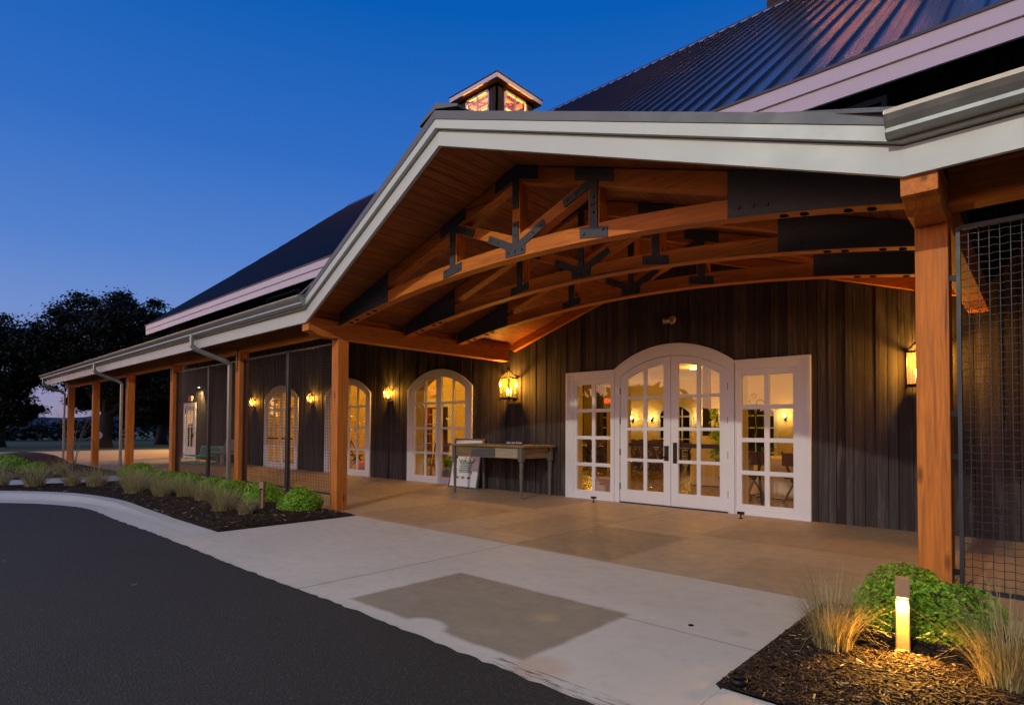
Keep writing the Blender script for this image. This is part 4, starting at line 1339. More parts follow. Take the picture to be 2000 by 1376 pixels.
def spiral(cx, cz, r0, turns, dirn, a0, n=26):
    return [(cx + r0 * (1 - .75 * i / n) * math.cos(a0 + dirn * 2 * math.pi * turns * i / n), -.02, cz + r0 * (1 - .75 * i / n) * math.sin(a0 + dirn * 2 * math.pi * turns * i / n)) for i in range(n + 1)]


for s in (-1, 1):
    e_.tube(spiral(s * .11, 1.80, .10, 1.3, s, -math.pi / 2), .007, 5); e_.tube(spiral(s * .10, .16, .085, 1.3, -s, math.pi / 2), .007, 5)
e_.tube(spiral(0, 1.95, .05, 1.0, 1, -math.pi / 2), .007, 5)
e_.build("scroll", m_black, es, smooth=True)


# potted plants indoors
def leaf_cloud(mb, n, fn, size, rr, flat=.0):
    for _ in range(n):
        c, nrm, tone = fn(rr)
        s = size * rr.uniform(.6, 1.25)
        d = Vector((rr.gauss(0, 1), rr.gauss(0, 1), rr.gauss(0, 1))).normalized()
        nn = (Vector(nrm) * 1.0 + d * .9).normalized()
        a = nn.orthogonal().normalized(); a = (Matrix.Rotation(rr.uniform(0, 6.28), 3, nn) @ a); b = nn.cross(a)
        c = Vector(c)
        mb.add([c - a * s * .5, c + b * s * .27 + nn * s * .06, c + a * s * .5, c - b * s * .27 + nn * s * .06], [(0, 1, 2, 3)], tone)


def potted(loc, h, r, n, size, label, seed):
    rr = random.Random(seed); t = thing("potted_plant", label, "plant", loc, 0, "potted plants inside the hall")
    p = MB(); p.lathe([(.13, 0), (.18, .28), (.19, .30), (.16, .30), (.15, .27)], 18); p.build("pot", m_pot, t, smooth=True)
    s_ = MB()
    for k in range(5):
        a = k * 1.25; s_.tube([(0, 0, .27), (.06 * math.cos(a), .06 * math.sin(a), h * .55), (r * .6 * math.cos(a), r * .6 * math.sin(a), h * .9)], [.014, .01, .004], 5)
    s_.build("stem", m_bark, t)
    mb = MB()

    def fn(q):
        a = q.uniform(0, 6.28); u = q.random() ** .5 * r; z = q.uniform(h * .35, h)
        return (u * math.cos(a), u * math.sin(a), z), (math.cos(a), math.sin(a), .7), q.random()
    leaf_cloud(mb, n, fn, size, rr); mb.build("foliage", m_bushleaf, t, recalc=False)


potted((-.42, 3.4, 0), 1.85, .38, 320, .16, "leafy potted tree at the right edge of the double doors", 41)
potted((1.85, 4.6, 0), 2.0, .45, 420, .16, "tall leafy plant in the upper right of the right-hand sidelight", 42)
potted((-8.75, 1.4, 0), .75, .34, 300, .13, "low leafy potted plant at the foot of the red ladder", 43)
potted((-7.15, 1.1, 0), .6, .30, 260, .13, "low leafy plant behind the tall leaning sign", 44)
# blush crate in front of the left sidelight
cr_ = thing("storage_crate", "blush coloured open crate on the floor behind the left-hand sidelight", "crate", (-2.03, .95, 0), R(25))
b_ = MB()
for s in (-1, 1):
    b_.box(s * .22 - .01, s * .22 + .01, -.17, .17, 0, .33); b_.box(-.21, .21, s * .17 - .01, s * .17 + .01, 0, .20); b_.box(-.21, .21, s * .17 - .01, s * .17 + .01, .26, .33)
    for q in (-1, 1): b_.box(q * .14 - .07, q * .14 + .07, s * .17 - .01, s * .17 + .01, .2, .26)
b_.box(-.21, .21, -.16, .16, .0, .02); b_.build("shell", m_crate, cr_)
pf = MB(); pf.lathe([(.10, 0), (.30, .04), (.34, .15), (.30, .27), (.10, .31)], 20)
tag(pf.build("pouf", m_orange, smooth=True, loc=(-11.35, 1.3, 0)), "round orange pouf on the floor inside the window beside the corner post", "pouf")

# hall wall sconces on the far wall
sc0 = None
for i, x in enumerate((-15.4, -14.0, -10.75, -9.1, -5.8)):
    lab = ["lit sconce far left on the hall's rear wall, left of the dark post", "lit sconce on the hall's rear wall just left of the arched rear window", "lit sconce on the hall's rear wall just right of the arched rear window", "lit sconce on the hall's rear wall behind the leafy potted tree", "lit sconce on the rear wall at the far right of the hall"][i]
    if sc0 is None:
        sc0 = thing("hall_sconce", lab, "wall light", (x, 24.46, 2.05), 0, "sconces on the rear wall of the hall")
        k = MB(); k.box(-.05, .05, .06, .15, -.14, .14); k.tube([(0, .08, 0), (0, -.06, .02), (0, -.06, .06)], .012, 6); k.build("bracket", m_black, sc0)
        k = MB(); k.lathe([(.03, .05), (.07, .12), (.065, .2), (.03, .24)], 12, (0, -.06, 0)); k.build("shade", m_candle, sc0, smooth=True)
        lamp("sconce_light", (0, -.22, .16), 26, (1, .62, .2), .05, sc0)
    else:
        dup(sc0, (x, 24.46, 2.05), 0, lab)

# ================================================================== WALL LANTERNS
def make_lantern(label):
    t = thing("wall_lantern", label, "wall lantern", (0, 0, 0), 0, "lanterns along the porch wall")
    w, h0, h1, yc = .138, -.30, .13, -.225
    f = MB()
    for sx in (-1, 1):
        for sy in (-1, 1):
            f.box(sx * w - .008, sx * w + .008, yc + sy * w - .008, yc + sy * w + .008, h0, h1)
            f.bar((sx * w, yc + sy * w, h1), (0, yc, .325), .013, .013)
    for z in (h0, h1):
        for s in (-1, 1):
            f.box(-w - .012, w + .012, yc + s * w - .012, yc + s * w + .012, z - .012, z + .012); f.box(s * w - .013, s * w + .013, yc - w + .012, yc + w - .012, z - .012, z + .012)
    f.box(-w, w, yc - w, yc + w, h0 - .016, h0 - .010)
    f.lathe([(.035, .31), (.03, .34), (.012, .36)], 10, (0, yc, 0))
    f.tube([(.03 * math.sin(2 * math.pi * i / 14), yc, .385 - .03 * math.cos(2 * math.pi * i / 14)) for i in range(15)], .006, 6)
    for s in (-1, 1): f.lathe([(.012, h0 - .05), (.014, h0 - .02)], 8, (s * w, yc - w, 0))
    f.build("frame", m_black, t)
    g = MB()
    for s in (-1, 1):
        g.box(-w + .012, w - .012, yc + s * w - .002, yc + s * w + .002, h0 + .012, h1 - .012); g.box(s * w - .002, s * w + .002, yc - w + .012, yc + w - .012, h0 + .012, h1 - .012)
    for (p, q) in (((-1, -1), (1, -1)), ((1, -1), (1, 1)), ((1, 1), (-1, 1)), ((-1, 1), (-1, -1))):
        A_, B_, T_ = (p[0] * w * .95, yc + p[1] * w * .95, h1 + .012), (q[0] * w * .95, yc + q[1] * w * .95, h1 + .012), (0, yc, .305)
        g.add([A_, B_, T_], [(0, 1, 2)])
    g.build("glass", m_langlass, t)
    a = MB(); a.box(-.06, .06, -.055, -.035, -.30, .02); a.tube([(0, -.045, -.25), (0, -.10, -.36), (0, yc + .06, -.36), (0, yc, h0 - .015)], .011, 8); a.build("wall_bracket", m_black, t)
    for k in range(3):
        an = k * 2.094 + .6; cx_, cy_ = .05 * math.cos(an), yc + .05 * math.sin(an)
        c = MB(); c.lathe([(.017, h0), (.017, h0 + .11)], 10, (cx_, cy_, 0)); C_ = c.build("candle_sleeve", m_paper, t, smooth=True)
        b = MB(); b.lathe([(.010, h0 + .112), (.017, h0 + .15), (.013, h0 + .20), (.002, h0 + .235)], 10, (cx_, cy_, 0)); b.build("bulb", m_candle, C_, smooth=True)
    return t


LC = (1.0, .50, .085)
lan0 = make_lantern("large black wall lantern between the arched window and the double doors")
lan0.location = (-3.69, 0, 2.30)
lanterns = [((-3.69, 0, 2.30), 1.0, 105), ((3.62, 0, 2.23), 1.0, 95), ((-8.21, 0, 2.30), .56, 48), ((-12.33, 0, 2.30), .56, 48), ((-16.57, 0, 2.30), .56, 48)]
lb = ["", "large black lantern half hidden behind the right-hand entrance post", "small lit lantern on the wall just right of the left corner post", "small lit lantern seen through wire mesh right of the mesh-screened arched doors", "small lit lantern seen through wire mesh left of the mesh-screened arched doors"]
for (loc, sc, pw), lab in zip(lanterns, lb):
    if lab: dup(lan0, loc, 0, lab, sc)
for (loc, sc, pw) in lanterns:
    lamp("lantern_light", (loc[0], -.225 * sc, loc[2] + .01 * sc), pw, LC, .05 * sc)

# ================================================================== WIRE TRELLIS SCREENS
def trellis(x0, x1, y, label, dx, dz, left_post, right_post, fine):
    t = thing("wire_screen", label, "wire screen", (x0, y, 0), 0, "wire mesh screens between the porch posts")
    w = x1 - x0; z0, z1 = .24, 2.745
    f = MB(); f.bar((0, 0, z1), (w, 0, z1), .03, .03); f.build("top_rail", m_frame, t)
    f = MB(); f.bar((0, 0, z0), (w, 0, z0), .03, .03); f.build("bottom_rail", m_frame, t)
    for xx, big in ((0, left_post), (w, right_post)):
        f = MB(); f.box(xx - (.028 if big else .012), xx + (.028 if big else .012), -.028, .028, .0 if big else z0, z1 + (.02 if big else .0))
        s_ = f.build("stile", m_frame, t)
    f = MB()
    for zz in (.35, 1.15, 1.45, 2.4): f.box(-.09, .0, -.012, .012, zz - .02, zz + .02)
    f.build("bracket", m_black, t)
    m_ = MB(); r = .0031; n = int(w / dx)
    for i in range(1, n):
        X = i * w / n; m_.tube([(X, 0, z0), (X, 0, z1)], r, 4, cap=False)
    k = int((z1 - z0) / dz)
    for j in range(1, k):
        Z = z0 + j * (z1 - z0) / k
        pts = []; q = n if not fine else n // 2
        for i in range(q * 2 + 1):
            pts.append((w * i / (2 * q), .004 * (-1) ** i, Z + (.0035 * math.sin(i * 1.9 + j) if not fine else 0)))
        m_.tube(pts, r, 4, cap=False)
    m_.build("wire_mesh", m_mesh, t, recalc=False)
    return t


YS = -DP + .10
trellis(-5.50, -3.90, YS, "wire mesh screen between the left corner post and the next slim steel post", .055, .0515, True, False, True)
trellis(-7.42, -5.56, YS, "wire mesh screen in front of the lanterns, left of the slim steel post", .055, .0515, False, False, True)
trellis(-9.30, -7.72, YS, "wire mesh screen in front of the slatted bench", .055, .0515, True, False, True)
trellis(-11.41, -9.36, YS, "wire mesh screen in front of the white end door and teal frame", .055, .0515, False, False, True)
trellis(4.375, 6.10, -DP + .05, "wire mesh screen at the right edge of the picture beside the big post", .055, .0515, False, False, False)

# ================================================================== PORCH OBJECTS
tb = thing("console_table", "weathered console table with turned legs and drawers against the board wall", "table", (-3.5, -.64, 0))
b_ = MB(); b_.box(-1.04, 1.04, -.50, .50, .985, 1.025, .3); b_.build("tabletop", m_tablewood, tb, bevel=.006)
b_ = MB(); b_.box(-.90, .90, -.445, -.42, .77, .983, .6); b_.build("apron", m_tablewood, tb)
b_ = MB(); b_.box(-.90, .90, .42, .445, .77, .983, .2); b_.build("apron", m_tablewood, tb)
for s in (-1, 1):
    b_ = MB(); b_.box(s * .915 - .012, s * .915 + .012, -.40, .40, .77, .983, .7); b_.build("apron", m_tabley, tb)
b_ = MB(); b_.box(-.42, .24, -.458, -.444, .785, .955); b_.lathe([(.010, 0), (.016, .012), (.006, .02)], 10, (-.09, -.46, .86)); b_.build("drawer", m_drawer, tb, bevel=.004)
b_ = MB(); b_.box(.27, .86, -.455, -.444, .785, .965, .9); b_.build("drawer_front", m_drawerpale, tb, bevel=.004)
for sx in (-1, 1):
    for sy in (-1, 1):
        l_ = MB(); x, y = sx * .94, sy * .43
        l_.box(x - .045, x + .045, y - .045, y + .045, .72, .984)
        l_.lathe([(.020, 0), (.024, .02), (.030, .30), (.040, .46), (.030, .475), (.043, .49), (.030, .51), (.036, .60), (.042, .68), (.030, .695), (.044, .72)], 16, (x, y, 0))
        l_.build("leg", m_tablegrey, tb, smooth=False)
# small dark block with white script
sg = thing("script_sign", "small black block sign with white script on the console table", "sign", (-3.0, -.78, 1.025), R(6))
b_ = MB(); b_.box(-.21, .21, -.02, .02, 0, .085); b_.build("block", m_ink, sg, bevel=.003)
text_mesh("lettering", "take one home", .062, m_whitepaint, sg, (0, -.0225, .045), (R(90), 0, 0), .35, .001)

# tall white board leaning on the wall, lettered in black, green and pink
bd = thing("leaning_board", "tall white shiplap board with scribbled green lettering leaning behind the console table", "sign", (-4.98, -.36, 0))
bd.rotation_euler = (R(-12), 0, R(2))
b_ = MB(); b_.ring([(-.46, .0), (.46, .0), (.46, 1.14), (-.46, 1.14)], [(-.425, .035), (.425, .035), (.425, 1.105), (-.425, 1.105)], -.02, .025, closed=True); b_.build("frame", m_tablegrey, bd)
b_ = MB()
for i in range(18): b_.box(-.427, .427, -.008, .008, .033 + .06 * i, .033 + .06 * i + .0555)
b_.build("slat_panel", m_paper, bd)


def stroke(mb, pts, r=.007): mb.tube([(p[0], -.011, p[1]) for p in pts], r, 5)


rs = random.Random(11)
k = MB()
for row in range(2):
    for c in range(5):
        x0, z0 = -.20 + .10 * c + .02 * row, .70 - .13 * row
        for _ in range(2):
            p0 = (x0 + rs.uniform(-.02, .02), z0 + rs.uniform(-.02, .05)); a = rs.uniform(.4, 2.6); L = rs.uniform(.07, .12)
            stroke(k, [p0, (p0[0] + L * .5 * math.cos(a) + .01, p0[1] + L * .5 * math.sin(a)), (p0[0] + L * math.cos(a), p0[1] + L * math.sin(a) + .01)])
k.build("script_strokes", m_ink, bd)
k = MB()
for row in range(6):
    z0 = .56 - .042 * row
    pts = [(-.17 + .36 * i / 18 + (row % 2) * .02 - .03 * abs(row - 2) * .2, z0 + .011 * math.sin(i * 2.3 + row) + .02) for i in range(19)]
    stroke(k, pts, .010)
k.build("green_lettering", m_green, bd)
k = MB()
for i in range(5):
    a = i * 1.256; k.tube([(.20 + .035 * math.cos(a) - .02 * math.sin(a), -.012, .36 + .035 * math.sin(a)), (.20, -.012, .36)], [.026, .012], 7)
k.build("painted_flower", m_pink, bd)
k = MB()
for x in (-.2, -.02, .16): stroke(k, [(x - .05, .235), (x, .255), (x + .05, .235), (x, .22), (x - .05, .235)], .012)
k.build("painted_sprig", m_drip, bd)

# slatted bench and teal frame at the far end
bn = thing("slatted_bench", "grey slatted wooden bench against the wall behind the wire mesh", "bench", (-17.85, -.62, 0))
for i in range(5):
    b_ = MB(); b_.box(-.62, .62, -.30 + .11 * i, -.30 + .11 * i + .09, .43, .455, rng.random()); b_.build("seat_slat", m_bench, bn)
for i in range(5):
    b_ = MB(); b_.bar((-.62, .27 + .018 * i, .53 + .085 * i), (.62, .27 + .018 * i, .53 + .085 * i), .02, .07, up=(0, -.2, 1), c=rng.random()); b_.build("back_slat", m_bench, bn)
for s in (-1, 1):
    b_ = MB(); b_.box(s * .58 - .035, s * .58 + .035, -.30, -.23, 0, .43); b_.bar((s * .58, .24, 0), (s * .58, .37, .92), .06, .05, up=(0, 1, 0)); b_.box(s * .58 - .035, s * .58 + .035, -.30, .30, .38, .43)
    b_.box(s * .60 - .04, s * .60 + .04, -.30, .30, .63, .66); b_.box(s * .60 - .03, s * .60 + .03, -.29, -.23, .43, .63); b_.build("side_frame", m_bench, bn)
tl = thing("teal_lounger", "teal slatted metal glider bench beside the grey wooden bench", "bench", (-19.0, -1.1, 0))
b_ = MB()
for s in (-1, 1):
    b_.tube([(s * .85, -.35, .03), (s * .85, .35, .03), (s * .95, .48, .62)], .022, 8); b_.tube([(s * .85, -.35, .03), (s * .80, -.30, .30), (s * .85, .30, .26)], .022, 8)
b_.tube([(-.95, .48, .62), (.95, .48, .62)], .022, 8); b_.tube([(-.80, -.30, .30), (.80, -.30, .30)], .022, 8); b_.tube([(-.85, .30, .26), (.85, .30, .26)], .022, 8)
b_.tube([(-.85, -.35, .03), (.85, -.35, .03)], .018, 8); b_.build("tube_frame", m_teal, tl, smooth=True)
for i in range(12):
    x = -.75 + 1.5 * i / 11; b_ = MB(); b_.bar((x, .30, .26), (x * 1.08, .48, .62), .03, .012, up=(0, 1, 0)); b_.build("back_slat", m_teal, tl)
for i in range(5):
    b_ = MB(); b_.bar((-.82, -.26 + .13 * i, .295 - .008 * i), (.82, -.26 + .13 * i, .295 - .008 * i), .07, .012); b_.build("seat_slat", m_teal, tl)

# door stops, security light, down light
def doorstop(x, y, label):
    t = thing("door_stop", label, "door stop", (x, y, 0), 0, "floor door stops")
    b_ = MB(); b_.lathe([(.032, 0), (.030, .012), (.010, .016), (.010, .075)], 12); b_.build("base", m_black, t)
    b_ = MB(); b_.tube([(-.05, 0, .085), (.05, 0, .085)], .022, 10); b_.build("bumper", m_black, t)


doorstop(-1.36, -.41, "dark floor door stop in front of the left-hand sidelight")
doorstop(1.39, -.51, "dark floor door stop in front of the right-hand sidelight")
sl = thing("security_light", "small beige security light high on the wall above the double doors", "wall light", (.02, -.03, 3.26))
b_ = MB(); b_.tube([(0, 0, 0), (0, -.04, 0)], [.075, .06], 18); b_.build("base", m_crate, sl, smooth=False)
b_ = MB(); b_.tube([(0, -.04, -.01), (-.05, -.09, -.02), (-.10, -.13, -.03)], [.03, .05, .055], 14); b_.build("lamp_head", m_gutter, sl, smooth=True)
dl = thing("downlight", "small white downlight high on the wall above the far white door", "wall light", (-21.6, 0, 3.1))
b_ = MB(); b_.tube([(0, -.03, 0), (0, -.14, .03)], .02, 8); b_.build("arm", m_alum, dl)
b_ = MB(); b_.lathe([(.04, .05), (.08, .0), (.09, -.05), (.07, -.05), (.03, .02)], 14, (0, -.19, 0)); b_.build("shade", m_alum, dl, smooth=True)
b_ = MB(); b_.lathe([(.01, -.02), (.05, -.04), (.04, -.05), (.01, -.05)], 10, (0, -.19, 0)); b_.build("bulb", M_emit("downlight_bulb", (1, .9, .7), 18), dl, smooth=True)
sp = bpy.data.lights.new("downlight_spot", 'SPOT'); sp.energy = 380; sp.color = (1, .66, .22); sp.spot_size = R(130); sp.spot_blend = .5; sp.shadow_soft_size = .04
so_ = bpy.data.objects.new("downlight_spot", sp); COL.objects.link(so_); so_.parent = dl; so_.location = (0, -.20, -.06); so_.rotation_euler = (R(-12), R(25), 0)
# drain ring at the corner of the right bed, small cap in the apron
b_ = MB(); b_.tube([(.035 * math.cos(2 * math.pi * i / 20), .035 * math.sin(2 * math.pi * i / 20), .045) for i in range(21)], .008, 6)
b_.lathe([(.045, 0), (.045, .03), (.035, .03), (.03, .01)], 16)
tag(b_.build("irrigation_valve", m_black, smooth=True, loc=(3.63, -6.36, .02)), "small black irrigation pipe end in the corner of the right mulch bed", "pipe end")
b_ = MB(); b_.lathe([(.018, 0), (.018, .005), (.012, .006)], 14)
tag(b_.build("drain_cap", m_void, smooth=False, loc=(3.02, -5.62, 0)), "tiny dark cap set flush in the pale concrete apron", "drain cap")

# ================================================================== BOLLARD LIGHTS
def bollard(loc, rz, lit, label):
    t = thing("bollard_light", label, "bollard light", loc, rz, "square path bollard lights")
    w = .036; h = .445
    b_ = MB(); b_.box(-w, w, -w + .034, w, 0, h - .075); b_.box(-w, w, -w, w, h - .11, h)
    for s in (-1, 1): b_.box(s * w - .007 if s > 0 else -w, w if s > 0 else -w + .007, -w, -w + .034, 0, h - .11)
    b_.box(-w + .007, w - .007, -w, -w + .034, 0, .03)
    b_.build("body", m_bollard, t, bevel=.002)
    e_ = MB(); e_.box(-w + .010, w - .010, -w + .006, -w + .030, h - .118, h - .111)
    e_.build("lamp_strip", m_amber if lit else m_darkpane, t)
    if lit:
        d = bpy.data.lights.new("bollard_lamp", 'SPOT'); d.energy = 165; d.color = (1, .47, .06); d.spot_size = R(155); d.spot_blend = .6; d.shadow_soft_size = .012
        o = bpy.data.objects.new("bollard_lamp", d); COL.objects.link(o); o.parent = t; o.location = (0, -w + .016, h - .122); o.rotation_euler = (R(-18), 0, 0)


bollard((4.185, -5.33, .03), R(8), True, "lit square bollard light glowing in the right mulch bed")
bollard((-4.42, -5.20, .03), R(35), False, "unlit tan bollard between the shrubs left of the corner post")

# ================================================================== PLANTING
def bush_mesh(seed, n, size, r, h):
    rr = random.Random(seed); mb = MB()
    bumps = [(rr.uniform(0, 6.28), rr.uniform(.1, 1.2), rr.uniform(.75, 1.12)) for _ in range(9)]

    def fn(q):
        a = q.uniform(0, 6.28); e = math.asin(q.uniform(-.15, 1))
        k = .82
        for (ba, be, bs) in bumps:
            d = math.cos(a - ba) * math.cos(e) * math.cos(be) + math.sin(e) * math.sin(be)
            if d > .80: k = max(k, .82 + (bs - .82) * (d - .80) / .2)
        rad = k * (1 - .38 * q.random() ** 1.6)
        p = (r * rad * math.cos(a) * math.cos(e), r * rad * math.sin(a) * math.cos(e), h * (.12 + .86 * max(-.1, math.sin(e)) * rad))
        return p, (math.cos(a) * math.cos(e), math.sin(a) * math.cos(e), math.sin(e) + .35), min(1, max(0, q.gauss(.5, .28)))
    leaf_cloud(mb, n, fn, size, rr)
    me = mb
    return me


def bush(loc, mesh, sc, rz, label, name="shrub"):
    t = thing(name, label, "shrub", loc, rz, "rounded green shrubs in the beds")
    o = bpy.data.objects.new("foliage", mesh); COL.objects.link(o); o.parent = t
    s_ = MB(); rr = random.Random(int(loc[0] * 100))
    for k in range(7):
        a = rr.uniform(0, 6.28); s_.tube([(0, 0, 0), (.12 * math.cos(a), .12 * math.sin(a), .15), (.28 * math.cos(a), .28 * math.sin(a), .34)], [.012, .008, .003], 5)
    s_.build("stem", m_bark, t)
    t.scale = (sc, sc, sc)
    return t


def mesh_only(mb, name, mat):
    o = mb.build(name, mat, recalc=False); me = o.data; bpy.data.objects.remove(o); return me


bA = mesh_only(bush_mesh(51, 8000, .032, .43, .41), "boxwood_near", m_bushleaf)
bB = mesh_only(bush_mesh(52, 4600, .042, .43, .41), "boxwood_left", m_bushleaf)
bC = mesh_only(bush_mesh(53, 2800, .055, .45, .40), "boxwood_far", m_bushleaf)
bush((4.20, -4.74, .03), bA, 1.0, .3, "big rounded green shrub behind the lit bollard at the right-hand post")
BL = [(-3.98, -4.80, 1.0, bB, "green shrub nearest the left corner post, right of the tan bollard"), (-5.35, -4.78, 1.0, bB, "green shrub just left of the tan bollard"),
      (-6.45, -4.82, .95, bB, "green shrub third from the corner post, in front of the slim steel post"), (-7.55, -4.80, .90, bB, "green shrub at the foot of the first downspout"),
      (-8.7, -4.85, 1.05, bC, "green shrub in front of the bench's wire screen"), (-9.9, -4.85, 1.0, bC, "green shrub in front of the white end door's wire screen"),
      (-11.6, -4.80, 1.0, bC, "green shrub in the left bed next to the porch post with no downspout"), (-13.0, -4.72, 1.1, bC, "broad green shrub at the foot of the middle downspout"), (-16.2, -6.35, .95, bC, "small bright green shrub beyond the walkway at the left, nearest the mound"),
      (-18.6, -6.5, 1.3, bC, "larger dark shrub at the left edge beyond the walkway"), (-17.0, -7.3, 1.0, bC, "yellow-green shrub at the far left edge of the picture"), (-21.2, -6.4, 1.2, bC, "farthest shrub at left, beside the reddish mulch mound")]
for i, (x, y, s, me, lab) in enumerate(BL):
    bush((x, y, .04), me, s * .90, i * 1.3, lab)
# reddish mound
mb = MB(); mb.lathe([(1.35, 0), (1.2, .15), (.9, .33), (.5, .43), (.1, .47)], 26); md = mb.build("mulch_mound", m_redmulch, smooth=True, loc=(-21.6, -5.9, 0)); setting(md)


def grass_mesh(seed, n, h, spread, r, fat=1.0):
    rr = random.Random(seed); mb = MB()
    for _ in range(n):
        a = rr.uniform(0, 6.28); b0 = rr.random() ** .6 * r; H = h * rr.uniform(.55, 1.1); sp = spread * rr.random() ** .9; a2 = a + rr.uniform(-.6, .6)
        P = Vector((b0 * math.cos(a), b0 * math.sin(a), 0)); d = Vector((math.cos(a2), math.sin(a2), 0)); sd = Vector((-d.y, d.x, 0)) * rr.uniform(.0016, .0034) * fat
        dr_ = rr.uniform(.1, .8) if rr.random() < .42 else rr.uniform(0, .14); tone = min(1, max(0, rr.gauss(.5, .3))); vs = []; m = 5
        for i in range(m + 1):
            u = i / m; q = P + d * (sp * u ** 1.6) + Vector((0, 0, H * (u - dr_ * u * u * u))); w = 1 - .85 * u; vs += [q - sd * w, q + sd * w]
        mb.add(vs, [(2 * i, 2 * i + 1, 2 * i + 3, 2 * i + 2) for i in range(m)], tone)
    return mesh_only(mb, "grass_tuft", m_grassblade)


gA = grass_mesh(61, 620, .50, .34, .10)
gB = grass_mesh(62, 520, .55, .40, .12)
gC = grass_mesh(63, 300, .50, .58, .15, 1.7)


def grass(loc, me, sc, rz, label):
    o = bpy.data.objects.new("ornamental_grass", me); COL.objects.link(o); o.location = loc; o.scale = (sc, sc, sc); o.rotation_euler = (0, 0, rz)
    tag(o, label, "grass tuft", "tufts of ornamental grass in the beds")


grass((3.87, -5.56, .035), gA, .93, .4, "straw-tipped grass tuft left of the lit bollard by the apron edge")
grass((4.66, -5.55, .035), gB, .92, 2.0, "dry grass tuft at the bottom right edge of the picture")
grass((5.05, -5.0, .035), gB, .78, 4.0, "grass tuft under the right-hand wire screen")
GL = [(-3.95, -5.66, .62, "small dry grass tuft in front of the tan bollard, nearest the corner post"), (-4.62, -5.72, .92, "straw grass tuft left of the tan bollard, nearest the kerb bend"),
      (-6.05, -5.50, .85, "olive grass tuft in front of the second and third shrubs"), (-6.9, -5.50, .95, "thin straw grass tuft in front of the slim steel post"), (-7.2, -5.80, .80, "short tuft close to the kerb before the downspout shrub"),
      (-7.75, -5.65, 1.0, "dense green-brown grass tuft at the middle of the left bed"), (-8.35, -5.95, 1.05, "tall dense grass tuft just left of the bed's middle"), (-8.9, -5.75, 1.1, "tallest tan grass tuft in the left bed"),
      (-9.6, -5.7, .95, "grass tuft in front of the broad shrub"), (-10.3, -6.15, 1.1, "rounded straw tuft beside the walkway"), (-10.95, -6.45, .95, "pale tuft at the walkway's front right corner"),
      (-11.3, -7.05, 1.2, "wide spreading tuft standing before the walkway"), (-11.9, -7.55, 1.0, "half hidden tuft at the left edge of the picture by the kerb"),
      (-14.9, -7.6, 1.1, "tuft at the far left edge beyond the walkway"), (-14.9, -6.0, 1.0, "tuft on the far side of the walkway")]
for i, (x, y, s, lab) in enumerate(GL):
    grass((x, y, .05), gC, s, i * 2.1, lab)

# thin bare sapling by the last posts
sp_ = MB(); rr = random.Random(5)
for k in range(9):
    a = rr.uniform(0, 6.28); x, y, z = 0, 0, 0; pts = [(0, 0, 0)]
    for i in range(6):
        x += .09 * math.cos(a) * (.3 + i * .25) + rr.uniform(-.03, .03); y += .09 * math.sin(a) * (.3 + i * .25) + rr.uniform(-.03, .03); z += .33 * rr.uniform(.7, 1.1); pts.append((x, y, z))
    sp_.tube(pts, [.012, .010, .008, .006, .005, .004, .002], 5)
tag(sp_.build("bare_sapling", m_twig, smooth=True, loc=(-17.6, -5.2, .03)), "thin leafless sapling in front of the last porch posts", "sapling")

# ================================================================== TREES AND DISTANCE
def tree(loc, H, cr, n, seed, label, lobes, leaf=.24, TH=None):
    rr = random.Random(seed)
    t = thing("oak_tree", label, "tree", loc, 0, "big dark trees beyond the porch")
    tr = MB(); br = MB()
    Z = TH or H
    tr.tube([(0, 0, -.1), (.05, 0, .5), (.1, .1, Z * .2), (.0, .2, Z * .4), (.2, .1, Z * .62)], [.62, .46, .38, .28, .12], 12)
    tr.build("trunk", m_bark, t, smooth=True)
    cl = []; H0 = TH or H
    for (lx, ly, lz, lr) in lobes:
        c = Vector((lx * cr, ly * cr, lz * H)); R0 = lr * cr
        s = Vector((.05, .1, H0 * rr.uniform(.14, .34))); mid = (s + c) / 2 + Vector((rr.uniform(-.4, .4), rr.uniform(-.4, .4), .4))
        br.tube([s, mid, c], [.20, .12, .04], 7)
        for _ in range(26):
            d = Vector((rr.gauss(0, 1), rr.gauss(0, 1), rr.gauss(0, .8))).normalized(); q = c + d * R0 * rr.uniform(.55, 1.05)
            if q.z < 1.6: q.z = 1.6 + rr.random()
            br.tube([c, (c + q) / 2 + Vector((0, 0, .15)), q], [.05, .03, .01], 4); cl.append((q, R0 * rr.uniform(.32, .62)))
    br.build("limb", m_bark, t, smooth=True)
    mb = MB()

    def fn(q):
        c, r = cl[q.randrange(len(cl))]
        d = Vector((q.gauss(0, 1), q.gauss(0, 1), q.gauss(0, .6)))
        p = c + d * r * .44
        return p, (d.x * .3, d.y * .3, 1.0), min(1, max(0, q.gauss(.45, .3)))
    leaf_cloud(mb, n, fn, leaf, rr)
    mb.build("crown", m_treeleaf, t, recalc=False)


def lat(l, d, z, r):
    return (l * .737 - d * .676, l * .676 + d * .737, z, r)


